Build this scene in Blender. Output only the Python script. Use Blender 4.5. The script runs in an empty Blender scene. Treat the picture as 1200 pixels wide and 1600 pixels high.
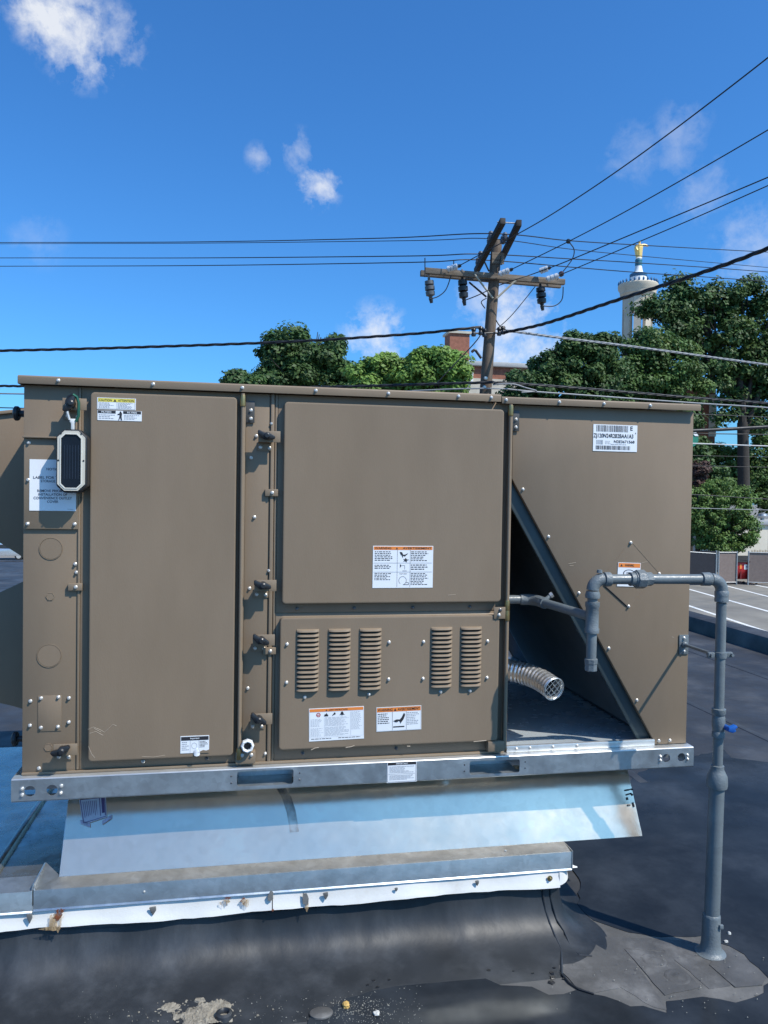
import bpy, bmesh, math, random
import numpy as np
from mathutils import Vector, Matrix, noise as MN

random.seed(7)
RNG = np.random.default_rng(11)
scene = bpy.context.scene
COL = scene.collection
PI = math.pi

# ------------------------------------------------------------------ camera
# World: X runs along the front of the unit, Y into it, Z up; the roof is z = 0, the street z = -4.5.
CAM = Vector((0.669, -2.534, 1.505))
YAW, PITCH, ROLL, FPX = 0.18063, -0.02071, 0.01505, 1200.0
FW = Vector((math.sin(YAW)*math.cos(PITCH), math.cos(YAW)*math.cos(PITCH), math.sin(PITCH)))
_r = Vector((math.cos(YAW), -math.sin(YAW), 0)); _u = _r.cross(FW)
RT = _r*math.cos(ROLL) + _u*math.sin(ROLL)
UP = -_r*math.sin(ROLL) + _u*math.cos(ROLL)
cd = bpy.data.cameras.new('camera'); cam = bpy.data.objects.new('camera', cd); COL.objects.link(cam)
cam.matrix_world = Matrix(((RT.x, UP.x, -FW.x, CAM.x), (RT.y, UP.y, -FW.y, CAM.y), (RT.z, UP.z, -FW.z, CAM.z), (0, 0, 0, 1)))
cd.sensor_fit = 'HORIZONTAL'; cd.sensor_width = 36.0; cd.lens = 36.0*FPX/1200.0
cd.clip_start = 0.05; cd.clip_end = 4000
scene.camera = cam

def at(px, py, Y=None, Z=None):
    """point of the place sighted at (px, py) of the 1200x1600 photograph on the plane y = Y or z = Z"""
    d = FW + RT*((px-600)/FPX) - UP*((py-800)/FPX)
    t = (Y-CAM.y)/d.y if Y is not None else (Z-CAM.z)/d.z
    return CAM + d*t

# ------------------------------------------------------------------ sun, sky, exposure
SUN = Vector((1.02, -1.0, 1.76)).normalized()
EL = math.asin(SUN.z); AZ = math.atan2(SUN.x, SUN.y)
sl = bpy.data.lights.new('sun', 'SUN'); sl.energy = 5.0; sl.angle = math.radians(0.53); sl.color = (1.0, 0.94, 0.845)
so = bpy.data.objects.new('sun', sl); COL.objects.link(so)
so.rotation_euler = SUN.to_track_quat('Z', 'Y').to_euler()
scene.view_settings.view_transform = 'Standard'; scene.view_settings.look = 'None'
scene.view_settings.exposure = 0.0; scene.view_settings.gamma = 1.0; scene.view_settings.use_curve_mapping = False

world = bpy.data.worlds.new('World'); scene.world = world; world.use_nodes = True
def build_world():
    nt = world.node_tree; N = nt.nodes; L = nt.links
    for n in list(N): N.remove(n)
    out = N.new('ShaderNodeOutputWorld'); bg = N.new('ShaderNodeBackground'); bg.inputs[1].default_value = 0.104
    sky = N.new('ShaderNodeTexSky'); sky.sky_type = 'NISHITA'; sky.sun_disc = False
    sky.sun_elevation = EL; sky.sun_rotation = AZ
    sky.altitude = 200; sky.air_density = 1.0; sky.dust_density = 1.4; sky.ozone_density = 2.4
    hs = N.new('ShaderNodeHueSaturation'); hs.inputs['Saturation'].default_value = 1.08; hs.inputs['Value'].default_value = 1.0
    L.new(sky.outputs[0], hs.inputs['Color'])
    tint = N.new('ShaderNodeVectorMath'); tint.operation = 'MULTIPLY'; tint.inputs[1].default_value = (.58, 1.30, 1.94); L.new(hs.outputs[0], tint.inputs[0])
    tc = N.new('ShaderNodeTexCoord')
    def noise(scale, detail, rough, dist=0.0, stretch=None):
        n = N.new('ShaderNodeTexNoise'); n.inputs['Scale'].default_value = scale; n.inputs['Detail'].default_value = detail
        n.inputs['Roughness'].default_value = rough; n.inputs['Distortion'].default_value = dist
        L.new(tc.outputs['Generated'], n.inputs['Vector']); return n.outputs[0]
    def math_(op, a, b=None, clamp=False):
        m = N.new('ShaderNodeMath'); m.operation = op; m.use_clamp = clamp
        for i, v in enumerate((a, b)):
            if v is None: continue
            if isinstance(v, (int, float)): m.inputs[i].default_value = v
            else: L.new(v, m.inputs[i])
        return m.outputs[0]
    n1 = noise(14, 8, 0.62, 0.35); n2 = noise(46, 7, 0.65, 0.2)
    nz = math_('ADD', math_('MULTIPLY', n1, 0.62), math_('MULTIPLY', n2, 0.38))
    # each cloud: direction, angular radius, density, raggedness
    clouds = [((85, 12), .058, .85), ((125, 62), .056, .75), ((178, 60), .045, .45), ((498, 290), .034, .70), ((470, 238), .032, .38), ((408, 246), .022, .40),
              ((588, 530), .056, .70), ((800, 510), .085, .75), ((745, 480), .045, .45), ((835, 545), .06, .70), ((1062, 205), .040, .22), ((1058, 245), .03, .20), ((990, 240), .045, .17),
              ((1095, 298), .045, .22), ((1190, 390), .07, .30), ((60, 372), .04, .12)]
    # the same fair-weather sky goes on round the camera
    far = [((-.6, .5, .5), .09, .7), ((-.8, -.2, .45), .1, .7), ((.2, -.9, .4), .1, .7), ((.9, .3, .5), .09, .7), ((-.3, -.7, .6), .08, .6), ((.7, -.5, .45), .09, .6)]
    tot = None
    lst = [((FW + RT*((p[0]-600)/FPX) - UP*((p[1]-800)/FPX)).normalized(), r, a) for p, r, a in clouds] + [(Vector(v).normalized(), r, a) for v, r, a in far]
    for d, r, a in lst:
        dp = N.new('ShaderNodeVectorMath'); dp.operation = 'DISTANCE'; L.new(tc.outputs['Generated'], dp.inputs[0]); dp.inputs[1].default_value = d
        core = math_('SUBTRACT', 1.0, math_('DIVIDE', dp.outputs['Value'], r))        # 1 at the centre, <0 outside
        m = math_('MULTIPLY', math_('ADD', core, math_('MULTIPLY', math_('SUBTRACT', nz, 0.54), 4.6)), 1.05, True)
        edge = math_('MULTIPLY', math_('ADD', core, 0.0), 2.4, True)
        m = math_('MULTIPLY', math_('MULTIPLY', m, edge), a)
        tot = m if tot is None else math_('MAXIMUM', tot, m)
    mix = N.new('ShaderNodeMixRGB'); L.new(tot, mix.inputs[0]); L.new(tint.outputs[0], mix.inputs[1]); mix.inputs[2].default_value = (8.8, 9.0, 9.3, 1)
    L.new(mix.outputs[0], bg.inputs[0]); L.new(bg.outputs[0], out.inputs[0])
build_world()

# ------------------------------------------------------------------ materials (all procedural)
MATS = {}
def mat(name, col, rough=0.5, metal=0.0, var=0.10, vscale=6.0, bump=0.0, bscale=40.0, rvar=0.08, spec=0.5, col2=None, c2lo=0.45, c2hi=0.7, c2scale=2.0,
        detail=6.0, voro=0.0, vorscale=60.0, stretch=(1, 1, 1), wave=0.0, wscale=2.0, transl=0.0, coat=0.0, bdist=0.01):
    if name in MATS: return MATS[name]
    m = bpy.data.materials.new(name); m.use_nodes = True; MATS[name] = m
    nt = m.node_tree; N = nt.nodes; L = nt.links; b = N['Principled BSDF']
    tc = N.new('ShaderNodeTexCoord'); mp = N.new('ShaderNodeMapping'); mp.inputs['Scale'].default_value = stretch
    L.new(tc.outputs['Object'], mp.inputs['Vector']); V = mp.outputs[0]
    def noise(s, d=detail, r=0.6):
        n = N.new('ShaderNodeTexNoise'); n.inputs['Scale'].default_value = s; n.inputs['Detail'].default_value = d; n.inputs['Roughness'].default_value = r
        L.new(V, n.inputs['Vector']); return n.outputs[0]
    n1 = noise(vscale)
    mr = N.new('ShaderNodeMapRange'); mr.inputs['From Min'].default_value = 0.3; mr.inputs['From Max'].default_value = 0.7
    mr.inputs['To Min'].default_value = 1-var; mr.inputs['To Max'].default_value = 1+var; L.new(n1, mr.inputs['Value'])
    fac = mr.outputs[0]
    if voro:
        vo = N.new('ShaderNodeTexVoronoi'); vo.inputs['Scale'].default_value = vorscale; L.new(V, vo.inputs['Vector'])
        vm = N.new('ShaderNodeMapRange'); vm.inputs['To Min'].default_value = 1-voro; vm.inputs['To Max'].default_value = 1+voro
        sep = N.new('ShaderNodeSeparateColor'); L.new(vo.outputs['Color'], sep.inputs[0]); L.new(sep.outputs[0], vm.inputs['Value'])
        mm = N.new('ShaderNodeMath'); mm.operation = 'MULTIPLY'; L.new(fac, mm.inputs[0]); L.new(vm.outputs[0], mm.inputs[1]); fac = mm.outputs[0]
    cur = None
    if col2 is not None:
        n2 = noise(c2scale, 8, 0.65); r2 = N.new('ShaderNodeMapRange'); r2.interpolation_type = 'SMOOTHSTEP'
        r2.inputs['From Min'].default_value = c2lo; r2.inputs['From Max'].default_value = c2hi; L.new(n2, r2.inputs['Value'])
        mx = N.new('ShaderNodeMixRGB'); L.new(r2.outputs[0], mx.inputs[0]); mx.inputs[1].default_value = (*col, 1); mx.inputs[2].default_value = (*col2, 1); cur = mx.outputs[0]
    vm2 = N.new('ShaderNodeVectorMath'); vm2.operation = 'SCALE'
    if cur is None: vm2.inputs[0].default_value = col
    else: L.new(cur, vm2.inputs[0])
    L.new(fac, vm2.inputs['Scale']); L.new(vm2.outputs[0], b.inputs['Base Color'])
    b.inputs['Metallic'].default_value = metal; b.inputs['Specular IOR Level'].default_value = spec; b.inputs['Coat Weight'].default_value = coat
    rr = N.new('ShaderNodeMapRange'); rr.inputs['From Min'].default_value = 0.3; rr.inputs['From Max'].default_value = 0.7
    rr.inputs['To Min'].default_value = max(0.02, rough-rvar); rr.inputs['To Max'].default_value = min(1, rough+rvar); L.new(noise(vscale*2.3), rr.inputs['Value']); L.new(rr.outputs[0], b.inputs['Roughness'])
    nrm = None
    if wave:
        bw = N.new('ShaderNodeBump'); bw.inputs['Strength'].default_value = wave; bw.inputs['Distance'].default_value = 0.05; L.new(noise(wscale, 1.5, 0.4), bw.inputs['Height']); nrm = bw.outputs[0]
    if bump:
        bb = N.new('ShaderNodeBump'); bb.inputs['Strength'].default_value = bump; bb.inputs['Distance'].default_value = bdist; L.new(noise(bscale, 6, 0.6), bb.inputs['Height'])
        if nrm: L.new(nrm, bb.inputs['Normal'])
        nrm = bb.outputs[0]
    if nrm: L.new(nrm, b.inputs['Normal'])
    if transl:
        tr = N.new('ShaderNodeBsdfTranslucent'); L.new(vm2.outputs[0], tr.inputs[0]); ms = N.new('ShaderNodeMixShader'); ms.inputs[0].default_value = transl
        L.new(b.outputs[0], ms.inputs[1]); L.new(tr.outputs[0], ms.inputs[2]); L.new(ms.outputs[0], N['Material Output'].inputs[0])
    return m

BROWN = mat('brown_paint', (.226, .170, .117), .44, 0, .055, 7, .05, 260, .07, .18, stretch=(1, 1, .3), wave=.20, wscale=2.6, col2=(.240, .183, .129), c2lo=.40, c2hi=.72, c2scale=1.3)
BROWN2 = mat('brown_paint_trim', (.238, .180, .124), .45, 0, .05, 9.0, .04, 200, .05, .25)
GALV = mat('galvanised_steel', (.52, .56, .58), .40, .85, .14, 7, .04, 90, .10, voro=.07, vorscale=55, wave=.06, wscale=5)
GALVL = mat('galvanised_bright', (.66, .67, .66), .42, .70, .08, 4, .03, 60, .08, voro=.04, vorscale=45)
PANELM = mat('galvanised_panel', (1.0, .785, .575), .16, .87, .06, 5, .012, 60, .03, voro=.03, vorscale=38, wave=.07, wscale=2.8, col2=(.95, .76, .565), c2lo=.40, c2hi=.62, c2scale=2.2)
DECK = mat('galvanised_deck', (.46, .44, .38), .24, .88, .20, 9, .05, 46, .10, wave=.05, wscale=3, bdist=.005, col2=(.36, .36, .33), c2scale=5)
ZINC = mat('zinc_screw', (.60, .58, .54), .40, .55, .05, 30)
BLACKP = mat('black_plastic', (.018, .019, .021), .38, 0, .15, 30, .05, 200)
PIPE = mat('grey_pipe_paint', (.138, .160, .169), .36, 0, .10, 12, .10, 120, .10, col2=(.165, .195, .205), c2scale=8)
PIPE2 = mat('grey_fitting_paint', (.145, .167, .176), .40, 0, .12, 25, .25, 160, .10)
WHITE = mat('sticker_white', (.80, .82, .84), .38, 0, .02, 8)
INK = mat('ink_black', (.025, .025, .03), .5, 0, .05)
INKG = mat('ink_grey', (.33, .35, .38), .5, 0, .12, 90)
ORANGE = mat('ink_orange', (.80, .24, .045), .45, 0, .04)
YELLOW = mat('ink_yellow', (.78, .66, .10), .45, 0, .04)
RED = mat('ink_red', (.55, .03, .03), .5, 0, .04)
PURPLE = mat('ink_purple', (.10, .06, .16), .5, 0, .08)
BRASS = mat('brass', (.40, .29, .13), .38, .9, .12, 40)
BEIGE = mat('beige_plastic', (.58, .54, .45), .40, 0, .05, 20, .05, 200)
NAVY = mat('solar_panel', (.008, .011, .018), .30, 0, .2, 20, spec=.25)
COILM = mat('coil_fin', (.05, .058, .064), .55, .3, .2, 30)
FLANGE = mat('coil_frame', (.055, .078, .085), .5, .2, .12, 8, .05, 60)
ALU = mat('aluminium_hose', (.80, .80, .79), .32, .85, .12, 30, .10, 80)
WIRE = mat('black_cable', (.012, .013, .016), .5, 0, .1, 5)
WIREL = mat('grey_cable', (.25, .26, .27), .5, .1, .1, 5)
WHITESTRIP = mat('white_metal_strip', (.70, .69, .66), .5, 0, .07, 5, .10, 30, .1, col2=(.60, .57, .51), c2lo=.55, c2hi=.8, c2scale=6, stretch=(1, 1, 1))
def blotch_mat(name, col, scale, lo, hi, stretch):
    m = mat(name, col, .85, 0, .35, 50, .2, 90); nt = m.node_tree; N = nt.nodes; L = nt.links
    tc = N.new('ShaderNodeTexCoord'); mp = N.new('ShaderNodeMapping'); mp.inputs['Scale'].default_value = stretch; L.new(tc.outputs['Object'], mp.inputs[0])
    n = N.new('ShaderNodeTexNoise'); n.inputs['Scale'].default_value = scale; n.inputs['Detail'].default_value = 6; L.new(mp.outputs[0], n.inputs['Vector'])
    r = N.new('ShaderNodeMapRange'); r.inputs['From Min'].default_value = lo; r.inputs['From Max'].default_value = hi; L.new(n.outputs[0], r.inputs['Value']); L.new(r.outputs[0], N['Principled BSDF'].inputs['Alpha']); return m
RUST = blotch_mat('rust', (.16, .045, .015), 90, .35, .6, (1, 1, .6))
RUSTP = blotch_mat('rust_pale', (.40, .28, .15), 60, .42, .72, (1.6, 1, .35))
_old = mat('rust_old', (.16, .045, .015), .85, 0, .45, 60, .4, 120)
EPDM = mat('black_membrane', (.034, .036, .040), .58, 0, .30, 2.2, .12, 30, .12, .4, col2=(.075, .077, .080), c2lo=.42, c2hi=.72, c2scale=1.6, detail=9, wave=.10, wscale=1.5)
EPDMC = mat('curb_membrane', (.017, .020, .024), .50, 0, .30, 3.5, .10, 26, .07, .46, col2=(.055, .060, .067), c2lo=.40, c2hi=.85, c2scale=6, detail=10, stretch=(1.0, 1, .22), wave=.16, wscale=3.2)
PATCH = mat('patch_membrane', (.085, .083, .080), .62, 0, .28, 7, .18, 50, .12, .4, col2=(.17, .166, .16), c2lo=.46, c2hi=.75, c2scale=6, detail=9, wave=.1, wscale=6)
WET = mat('wet_membrane', (.018, .022, .027), .14, 0, .35, 3, .0, 30, .06, .06, col2=(.034, .040, .048), c2lo=.4, c2hi=.7, c2scale=2.5, wave=.015, wscale=5)
MUD = mat('dried_mud', (.25, .225, .18), .9, 0, .35, 60, .6, 140)
WOOD = mat('weathered_wood', (.155, .118, .088), .85, 0, .35, 5, .5, 18, .08, .2, stretch=(5, 5, .7), col2=(.085, .065, .052), c2scale=2.5)
WOODX = mat('crossarm_wood', (.20, .165, .13), .85, 0, .3, 4, .4, 20, .08, .2, stretch=(.7, 5, 5), col2=(.10, .085, .07), c2scale=3)
PORC = mat('grey_porcelain', (.62, .64, .66), .25, 0, .08, 20)
LEAFD = mat('leaf_dark', (.052, .105, .030), .55, 0, .45, .8, col2=(.095, .150, .040), c2scale=.45, transl=.22, spec=.3)
LEAFM = mat('leaf_mid', (.070, .135, .034), .55, 0, .45, .8, col2=(.125, .185, .045), c2scale=.45, transl=.25, spec=.3)
LEAFL = mat('leaf_light', (.165, .285, .060), .55, 0, .35, .9, col2=(.24, .36, .075), c2scale=.7, transl=.3, spec=.3)
LEAFB = mat('leaf_bush', (.105, .185, .045), .55, 0, .4, .9, col2=(.16, .24, .06), c2scale=.8, transl=.25, spec=.3)
LEAFR = mat('leaf_red', (.10, .055, .045), .55, 0, .4, .9, transl=.2, spec=.3)
BARK = mat('bark', (.036, .030, .025), .9, 0, .35, 6, .5, 12, stretch=(3, 3, 1))
ASPH = mat('asphalt', (.23, .215, .185), .88, 0, .18, .5, .1, 20, .05, .3, col2=(.18, .172, .155), c2scale=.12, detail=9)
LINEP = mat('line_paint', (.72, .72, .70), .7, 0, .12, 3)
CONC = mat('tower_stone', (.60, .52, .40), .8, 0, .12, .5, .1, 3)
TWHITE = mat('tower_white', (.78, .78, .76), .6, 0, .05, 1)
TBLUE = mat('tower_blue', (.03, .12, .25), .5, 0, .15, 1)
TTEAL = mat('tower_teal', (.03, .16, .22), .5, 0, .15, 1)
GOLD = mat('gold', (.92, .62, .20), .4, .25, .08, 2)
BRICK = mat('brick_wall', (.30, .125, .080), .85, 0, .25, 3, .2, 6, .05, .3, col2=(.24, .10, .07), c2scale=6)
LIME = mat('limestone', (.52, .47, .38), .8, 0, .12, 1)
ROOFG = mat('roof_edge_grey', (.36, .37, .37), .7, 0, .1, 1)
GLASS = mat('window_glass', (.03, .04, .05), .08, 0, .2, 1)
STUCCO = mat('cream_stucco', (.62, .57, .47), .85, 0, .06, 1, .1, 10)
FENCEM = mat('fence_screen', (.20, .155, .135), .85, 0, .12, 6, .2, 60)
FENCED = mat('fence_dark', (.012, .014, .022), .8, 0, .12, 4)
STEELP = mat('fence_post', (.42, .43, .43), .4, .7, .1, 8)
DUMP = mat('dumpster_red', (.50, .022, .025), .45, 0, .15, 3)
CARS = mat('car_silver', (.50, .53, .56), .25, .6, .03, 3, coat=.6)
CARB = mat('car_blue', (.03, .06, .14), .25, .4, .03, 3, coat=.6)
RUBBER = mat('rubber', (.02, .02, .02), .7, 0, .1, 20)
GREEN = mat('sign_green', (.02, .20, .13), .5, 0, .06, 4)
VALVEB = mat('valve_blue', (.01, .09, .36), .35, 0, .08, 20)
CARABG = mat('carabiner_green', (.03, .13, .08), .35, .5, .08, 20)
STONEY = mat('yellow_stone', (.52, .33, .10), .8, 0, .3, 60, .5, 90)
STONEW = mat('pale_stone', (.55, .54, .50), .8, 0, .2, 60, .3, 90)
SCRATCH = mat('bare_scratch', (.36, .295, .225), .6, 0, .15, 40)
BLUEG = mat('paper_notice', (.80, .82, .84), .6, 0, .02, 8)

# ------------------------------------------------------------------ mesh helpers
class MB:
    def __init__(s): s.v = []; s.f = []
    def add(s, v, f):
        o = len(s.v); s.v += [tuple(p) for p in v]; s.f += [tuple(i+o for i in q) for q in f]; return s
    def box(s, x0, x1, y0, y1, z0, z1):
        v = [(x0, y0, z0), (x1, y0, z0), (x1, y1, z0), (x0, y1, z0), (x0, y0, z1), (x1, y0, z1), (x1, y1, z1), (x0, y1, z1)]
        return s.add(v, [(0, 3, 2, 1), (4, 5, 6, 7), (0, 1, 5, 4), (1, 2, 6, 5), (2, 3, 7, 6), (3, 0, 4, 7)])
    def prism(s, poly, axis, a, b):
        """poly: 2D outline; axis 'y': poly = (x,z); 'z': (x,y); 'x': (y,z)"""
        def P(p, t): return (p[0], t, p[1]) if axis == 'y' else (p[0], p[1], t) if axis == 'z' else (t, p[0], p[1])
        n = len(poly); v = [P(p, a) for p in poly] + [P(p, b) for p in poly]
        f = [tuple(range(n)), tuple(range(2*n-1, n-1, -1))] + [(i, i+n, (i+1) % n+n, (i+1) % n) for i in range(n)]
        return s.add(v, f)
    def loops(s, rings, cap0=True, cap1=True):
        n = len(rings[0]); v = [p for r in rings for p in r]; f = []
        for k in range(len(rings)-1):
            for i in range(n):
                j = (i+1) % n; f.append((k*n+i, k*n+j, (k+1)*n+j, (k+1)*n+i))
        if cap0: f.append(tuple(range(n-1, -1, -1)))
        if cap1: f.append(tuple((len(rings)-1)*n+i for i in range(n)))
        return s.add(v, f)
    def tube(s, path, r, n=12, cap=True, closed=False):
        path = [Vector(p) for p in path]; rs = r if isinstance(r, (list, tuple)) else [r]*len(path)
        rings = []; prev = None
        for i, p in enumerate(path):
            t = (path[min(i+1, len(path)-1)] - path[max(i-1, 0)]).normalized()
            if prev is None:
                a = Vector((0, 0, 1)) if abs(t.z) < .9 else Vector((1, 0, 0)); u = t.cross(a).normalized()
            else:
                u = (prev - t*prev.dot(t)).normalized()
            prev = u; w = t.cross(u)
            rings.append([p + (u*math.cos(2*PI*k/n) + w*math.sin(2*PI*k/n))*rs[i] for k in range(n)])
        return s.loops(rings, cap, cap)
    def cyl(s, a, b, r0, r1=None, n=16): return s.tube([a, b], [r0, r0 if r1 is None else r1], n)
    def lathe(s, prof, origin=(0, 0, 0), axis=(0, 0, 1), n=24):
        """prof: (radius, height) along axis"""
        ax = Vector(axis).normalized(); a = Vector((1, 0, 0)) if abs(ax.x) < .9 else Vector((0, 1, 0)); u = ax.cross(a).normalized(); w = ax.cross(u); o = Vector(origin)
        rings = [[o + ax*h + (u*math.cos(2*PI*k/n) + w*math.sin(2*PI*k/n))*max(r, 1e-5) for k in range(n)] for r, h in prof]
        return s.loops(rings)
    def mesh(s, name, m, bevel=0.0, smooth=35, segs=2):
        me = bpy.data.meshes.new(name); me.from_pydata([tuple(p) for p in s.v], [], s.f)
        bm = bmesh.new(); bm.from_mesh(me); bmesh.ops.recalc_face_normals(bm, faces=bm.faces)
        if bevel > 0:
            ed = [e for e in bm.edges if len(e.link_faces) == 2 and e.calc_face_angle(0) > math.radians(30)]
            bmesh.ops.bevel(bm, geom=ed, offset=bevel, segments=segs, profile=.5, affect='EDGES', clamp_overlap=True)
        bm.to_mesh(me); bm.free()
        if smooth:
            me.polygons.foreach_set('use_smooth', [True]*len(me.polygons)); me.set_sharp_from_angle(angle=math.radians(smooth))
        me.materials.append(m); return me

def link(name, me, parent=None, loc=None, rot=None):
    o = bpy.data.objects.new(name, me); COL.objects.link(o)
    if parent is not None: o.parent = parent
    if loc is not None: o.location = loc
    if rot is not None: o.rotation_euler = rot
    return o
def part(name, mb, m, parent=None, bevel=0.0, smooth=35, loc=None, label=None):
    """parts are modelled in world coordinates, so the parent's base offset is taken off again"""
    me = mb.mesh(name, m, bevel, smooth)
    o = link(name, me, parent)
    off = Vector(loc) if loc is not None else Vector((0, 0, 0))
    if parent is not None:
        base = Vector(parent.get('_base', (0, 0, 0))); o.location = off - base
    else: o.location = off
    if label: o['label'] = label
    return o
def thing(name, label, cat, base=(0, 0, 0), group=None):
    o = link(name, None); o.empty_display_size = .1; o.location = base; o['_base'] = tuple(base); tag(o, label, cat, group); return o
def tag(o, label, cat, group=None, kind=None):
    if label: o['label'] = label
    if cat: o['category'] = cat
    if group: o['group'] = group
    if kind: o['kind'] = kind
    return o
def struct(name, mb, m, bevel=0, smooth=35): o = part(name, mb, m, None, bevel, smooth); o['kind'] = 'structure'; return o

def rrect(x0, x1, z0, z1, r, n=4):
    pts = []
    for cx, cz, a0 in ((x1-r, z1-r, 0), (x0+r, z1-r, 90), (x0+r, z0+r, 180), (x1-r, z0+r, 270)):
        for k in range(n+1):
            a = math.radians(a0 + 90*k/n); pts.append((cx + r*math.cos(a), cz + r*math.sin(a)))
    return pts
def plate(outline, holes, y0, y1):
    """sheet with holes in the xz plane from y0 (front) to y1, through a filled 2D curve"""
    cu = bpy.data.curves.new('tmp', 'CURVE'); cu.dimensions = '2D'; cu.fill_mode = 'BOTH'; cu.extrude = abs(y1-y0)/2
    for lp in [outline] + list(holes):
        sp = cu.splines.new('POLY'); sp.points.add(len(lp)-1); sp.use_cyclic_u = True
        for i, p in enumerate(lp): sp.points[i].co = (p[0], p[1], 0, 1)
    o = bpy.data.objects.new('tmp', cu); COL.objects.link(o)
    dg = bpy.context.evaluated_depsgraph_get(); me = bpy.data.meshes.new_from_object(o.evaluated_get(dg))
    mb = MB(); ym = (y0+y1)/2
    mb.v = [(v.co.x, ym - v.co.z, v.co.y) for v in me.vertices]; mb.f = [tuple(p.vertices) for p in me.polygons]
    bpy.data.objects.remove(o); bpy.data.curves.remove(cu); bpy.data.meshes.remove(me)
    return mb
def circle(x, z, r, n=20): return [(x + r*math.cos(2*PI*k/n), z + r*math.sin(2*PI*k/n)) for k in range(n)]
def text_mb(txt, x0, z0, w, h, y, align='L'):
    """lettering as flat print in the plane y: fitted into width w and cap height h"""
    cu = bpy.data.curves.new('tmp', 'FONT'); cu.body = txt; cu.size = 1; cu.offset = .014
    o = bpy.data.objects.new('tmp', cu); COL.objects.link(o)
    dg = bpy.context.evaluated_depsgraph_get(); me = bpy.data.meshes.new_from_object(o.evaluated_get(dg))
    xs = [v.co.x for v in me.vertices]; zs = [v.co.y for v in me.vertices]
    mb = MB()
    if xs:
        sx = w/max(1e-6, max(xs)-min(xs)); sz = h/max(1e-6, max(zs)-min(zs))
        mb.v = [(x0 + (v.co.x-min(xs))*sx, y, z0 + (v.co.y-min(zs))*sz) for v in me.vertices]; mb.f = [tuple(p.vertices) for p in me.polygons]
    bpy.data.objects.remove(o); bpy.data.curves.remove(cu); bpy.data.meshes.remove(me)
    return mb

class Sticker:
    """a printed label: white sheet + one sheet of print for each ink, in sticker coordinates u,v in 0..1 (v up)"""
    def __init__(s, name, x0, x1, z0, z1, y, parent, label, sheet=None, tilt=0.0):
        s.x0, s.x1, s.z0, s.z1, s.y, s.p = x0, x1, z0, z1, y, parent
        s.inks = {}; s.tilt = tilt
        s.o = link(name, s._mk(MB().box(x0, x1, y, y+.0012, z0, z1), sheet or WHITE, name), parent); s.o.location = -Vector(parent.get('_base', (0, 0, 0)))
        s.o['label'] = label
    def _mk(s, mb, m, name):
        if s.tilt:
            cx, cz = (s.x0+s.x1)/2, (s.z0+s.z1)/2; c, q = math.cos(s.tilt), math.sin(s.tilt)
            mb.v = [(cx + (v[0]-cx)*c - (v[2]-cz)*q, v[1], cz + (v[0]-cx)*q + (v[2]-cz)*c) for v in mb.v]
        return mb.mesh(name, m, 0, 0)
    def mb(s, m): return s.inks.setdefault(m.name, MB())
    def X(s, u): return s.x0 + (s.x1-s.x0)*u
    def Z(s, v): return s.z0 + (s.z1-s.z0)*v
    def rect(s, m, u0, u1, v0, v1, lift=1):
        y = s.y - .0004*lift; s.mb(m).add([(s.X(u0), y, s.Z(v0)), (s.X(u1), y, s.Z(v0)), (s.X(u1), y, s.Z(v1)), (s.X(u0), y, s.Z(v1))], [(0, 1, 2, 3)])
    def poly(s, m, pts, lift=1):
        y = s.y - .0004*lift; s.mb(m).add([(s.X(u), y, s.Z(v)) for u, v in pts], [tuple(range(len(pts)))])
    def text(s, m, txt, u0, u1, v0, v1, lift=2):
        t = text_mb(txt, s.X(u0), s.Z(v0), s.X(u1)-s.X(u0), s.Z(v1)-s.Z(v0), s.y-.0004*lift); s.mb(m).add(t.v, t.f)
    def lines(s, m, u0, u1, v0, v1, n, fill=.45):
        """rows of print too small to read in the photograph"""
        dv = (v1-v0)/n
        for i in range(n):
            v = v1 - dv*(i+.5); u = u0; end = u0 + (u1-u0)*random.uniform(.6, 1.0)
            while u < end:
                w = random.uniform(.03, .09)*(u1-u0)*2; s.rect(m, u, min(u+w, end), v-dv*fill/2, v+dv*fill/2); u += w + .012
    def frame(s, m, u0, u1, v0, v1, t=.006):
        a = t; b = t*(s.x1-s.x0)/(s.z1-s.z0)
        s.rect(m, u0, u1, v0, v0+b); s.rect(m, u0, u1, v1-b, v1); s.rect(m, u0, u0+a, v0+b, v1-b); s.rect(m, u1-a, u1, v0+b, v1-b)
    def done(s):
        for k, mb in s.inks.items():
            o = link('print', s._mk(mb, MATS[k], 'print'), s.o); o['kind'] = 'stuff'

# shared screw: hex washer head, axis along -Y
_s = MB(); _s.lathe([(.0001, -.0001), (.0058, -.0001), (.0060, .0012), (.0043, .0024)], axis=(0, -1, 0), n=14); _s.lathe([(.0040, .002), (.0040, .0060), (.0030, .0068)], axis=(0, -1, 0), n=6)
SCREW = _s.mesh('screw', ZINC)
SCREWD = _s.mesh('screw_dark', mat('dull_screw', (.16, .16, .165), .4, .8, .1, 30))
def screw(x, z, y, parent, dark=False, up=False):
    o = link('screw', SCREWD if dark else SCREW, parent, Vector((x, y, z)) - Vector(parent.get('_base', (0, 0, 0))), (0, random.uniform(0, 1), 0)); return o

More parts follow.
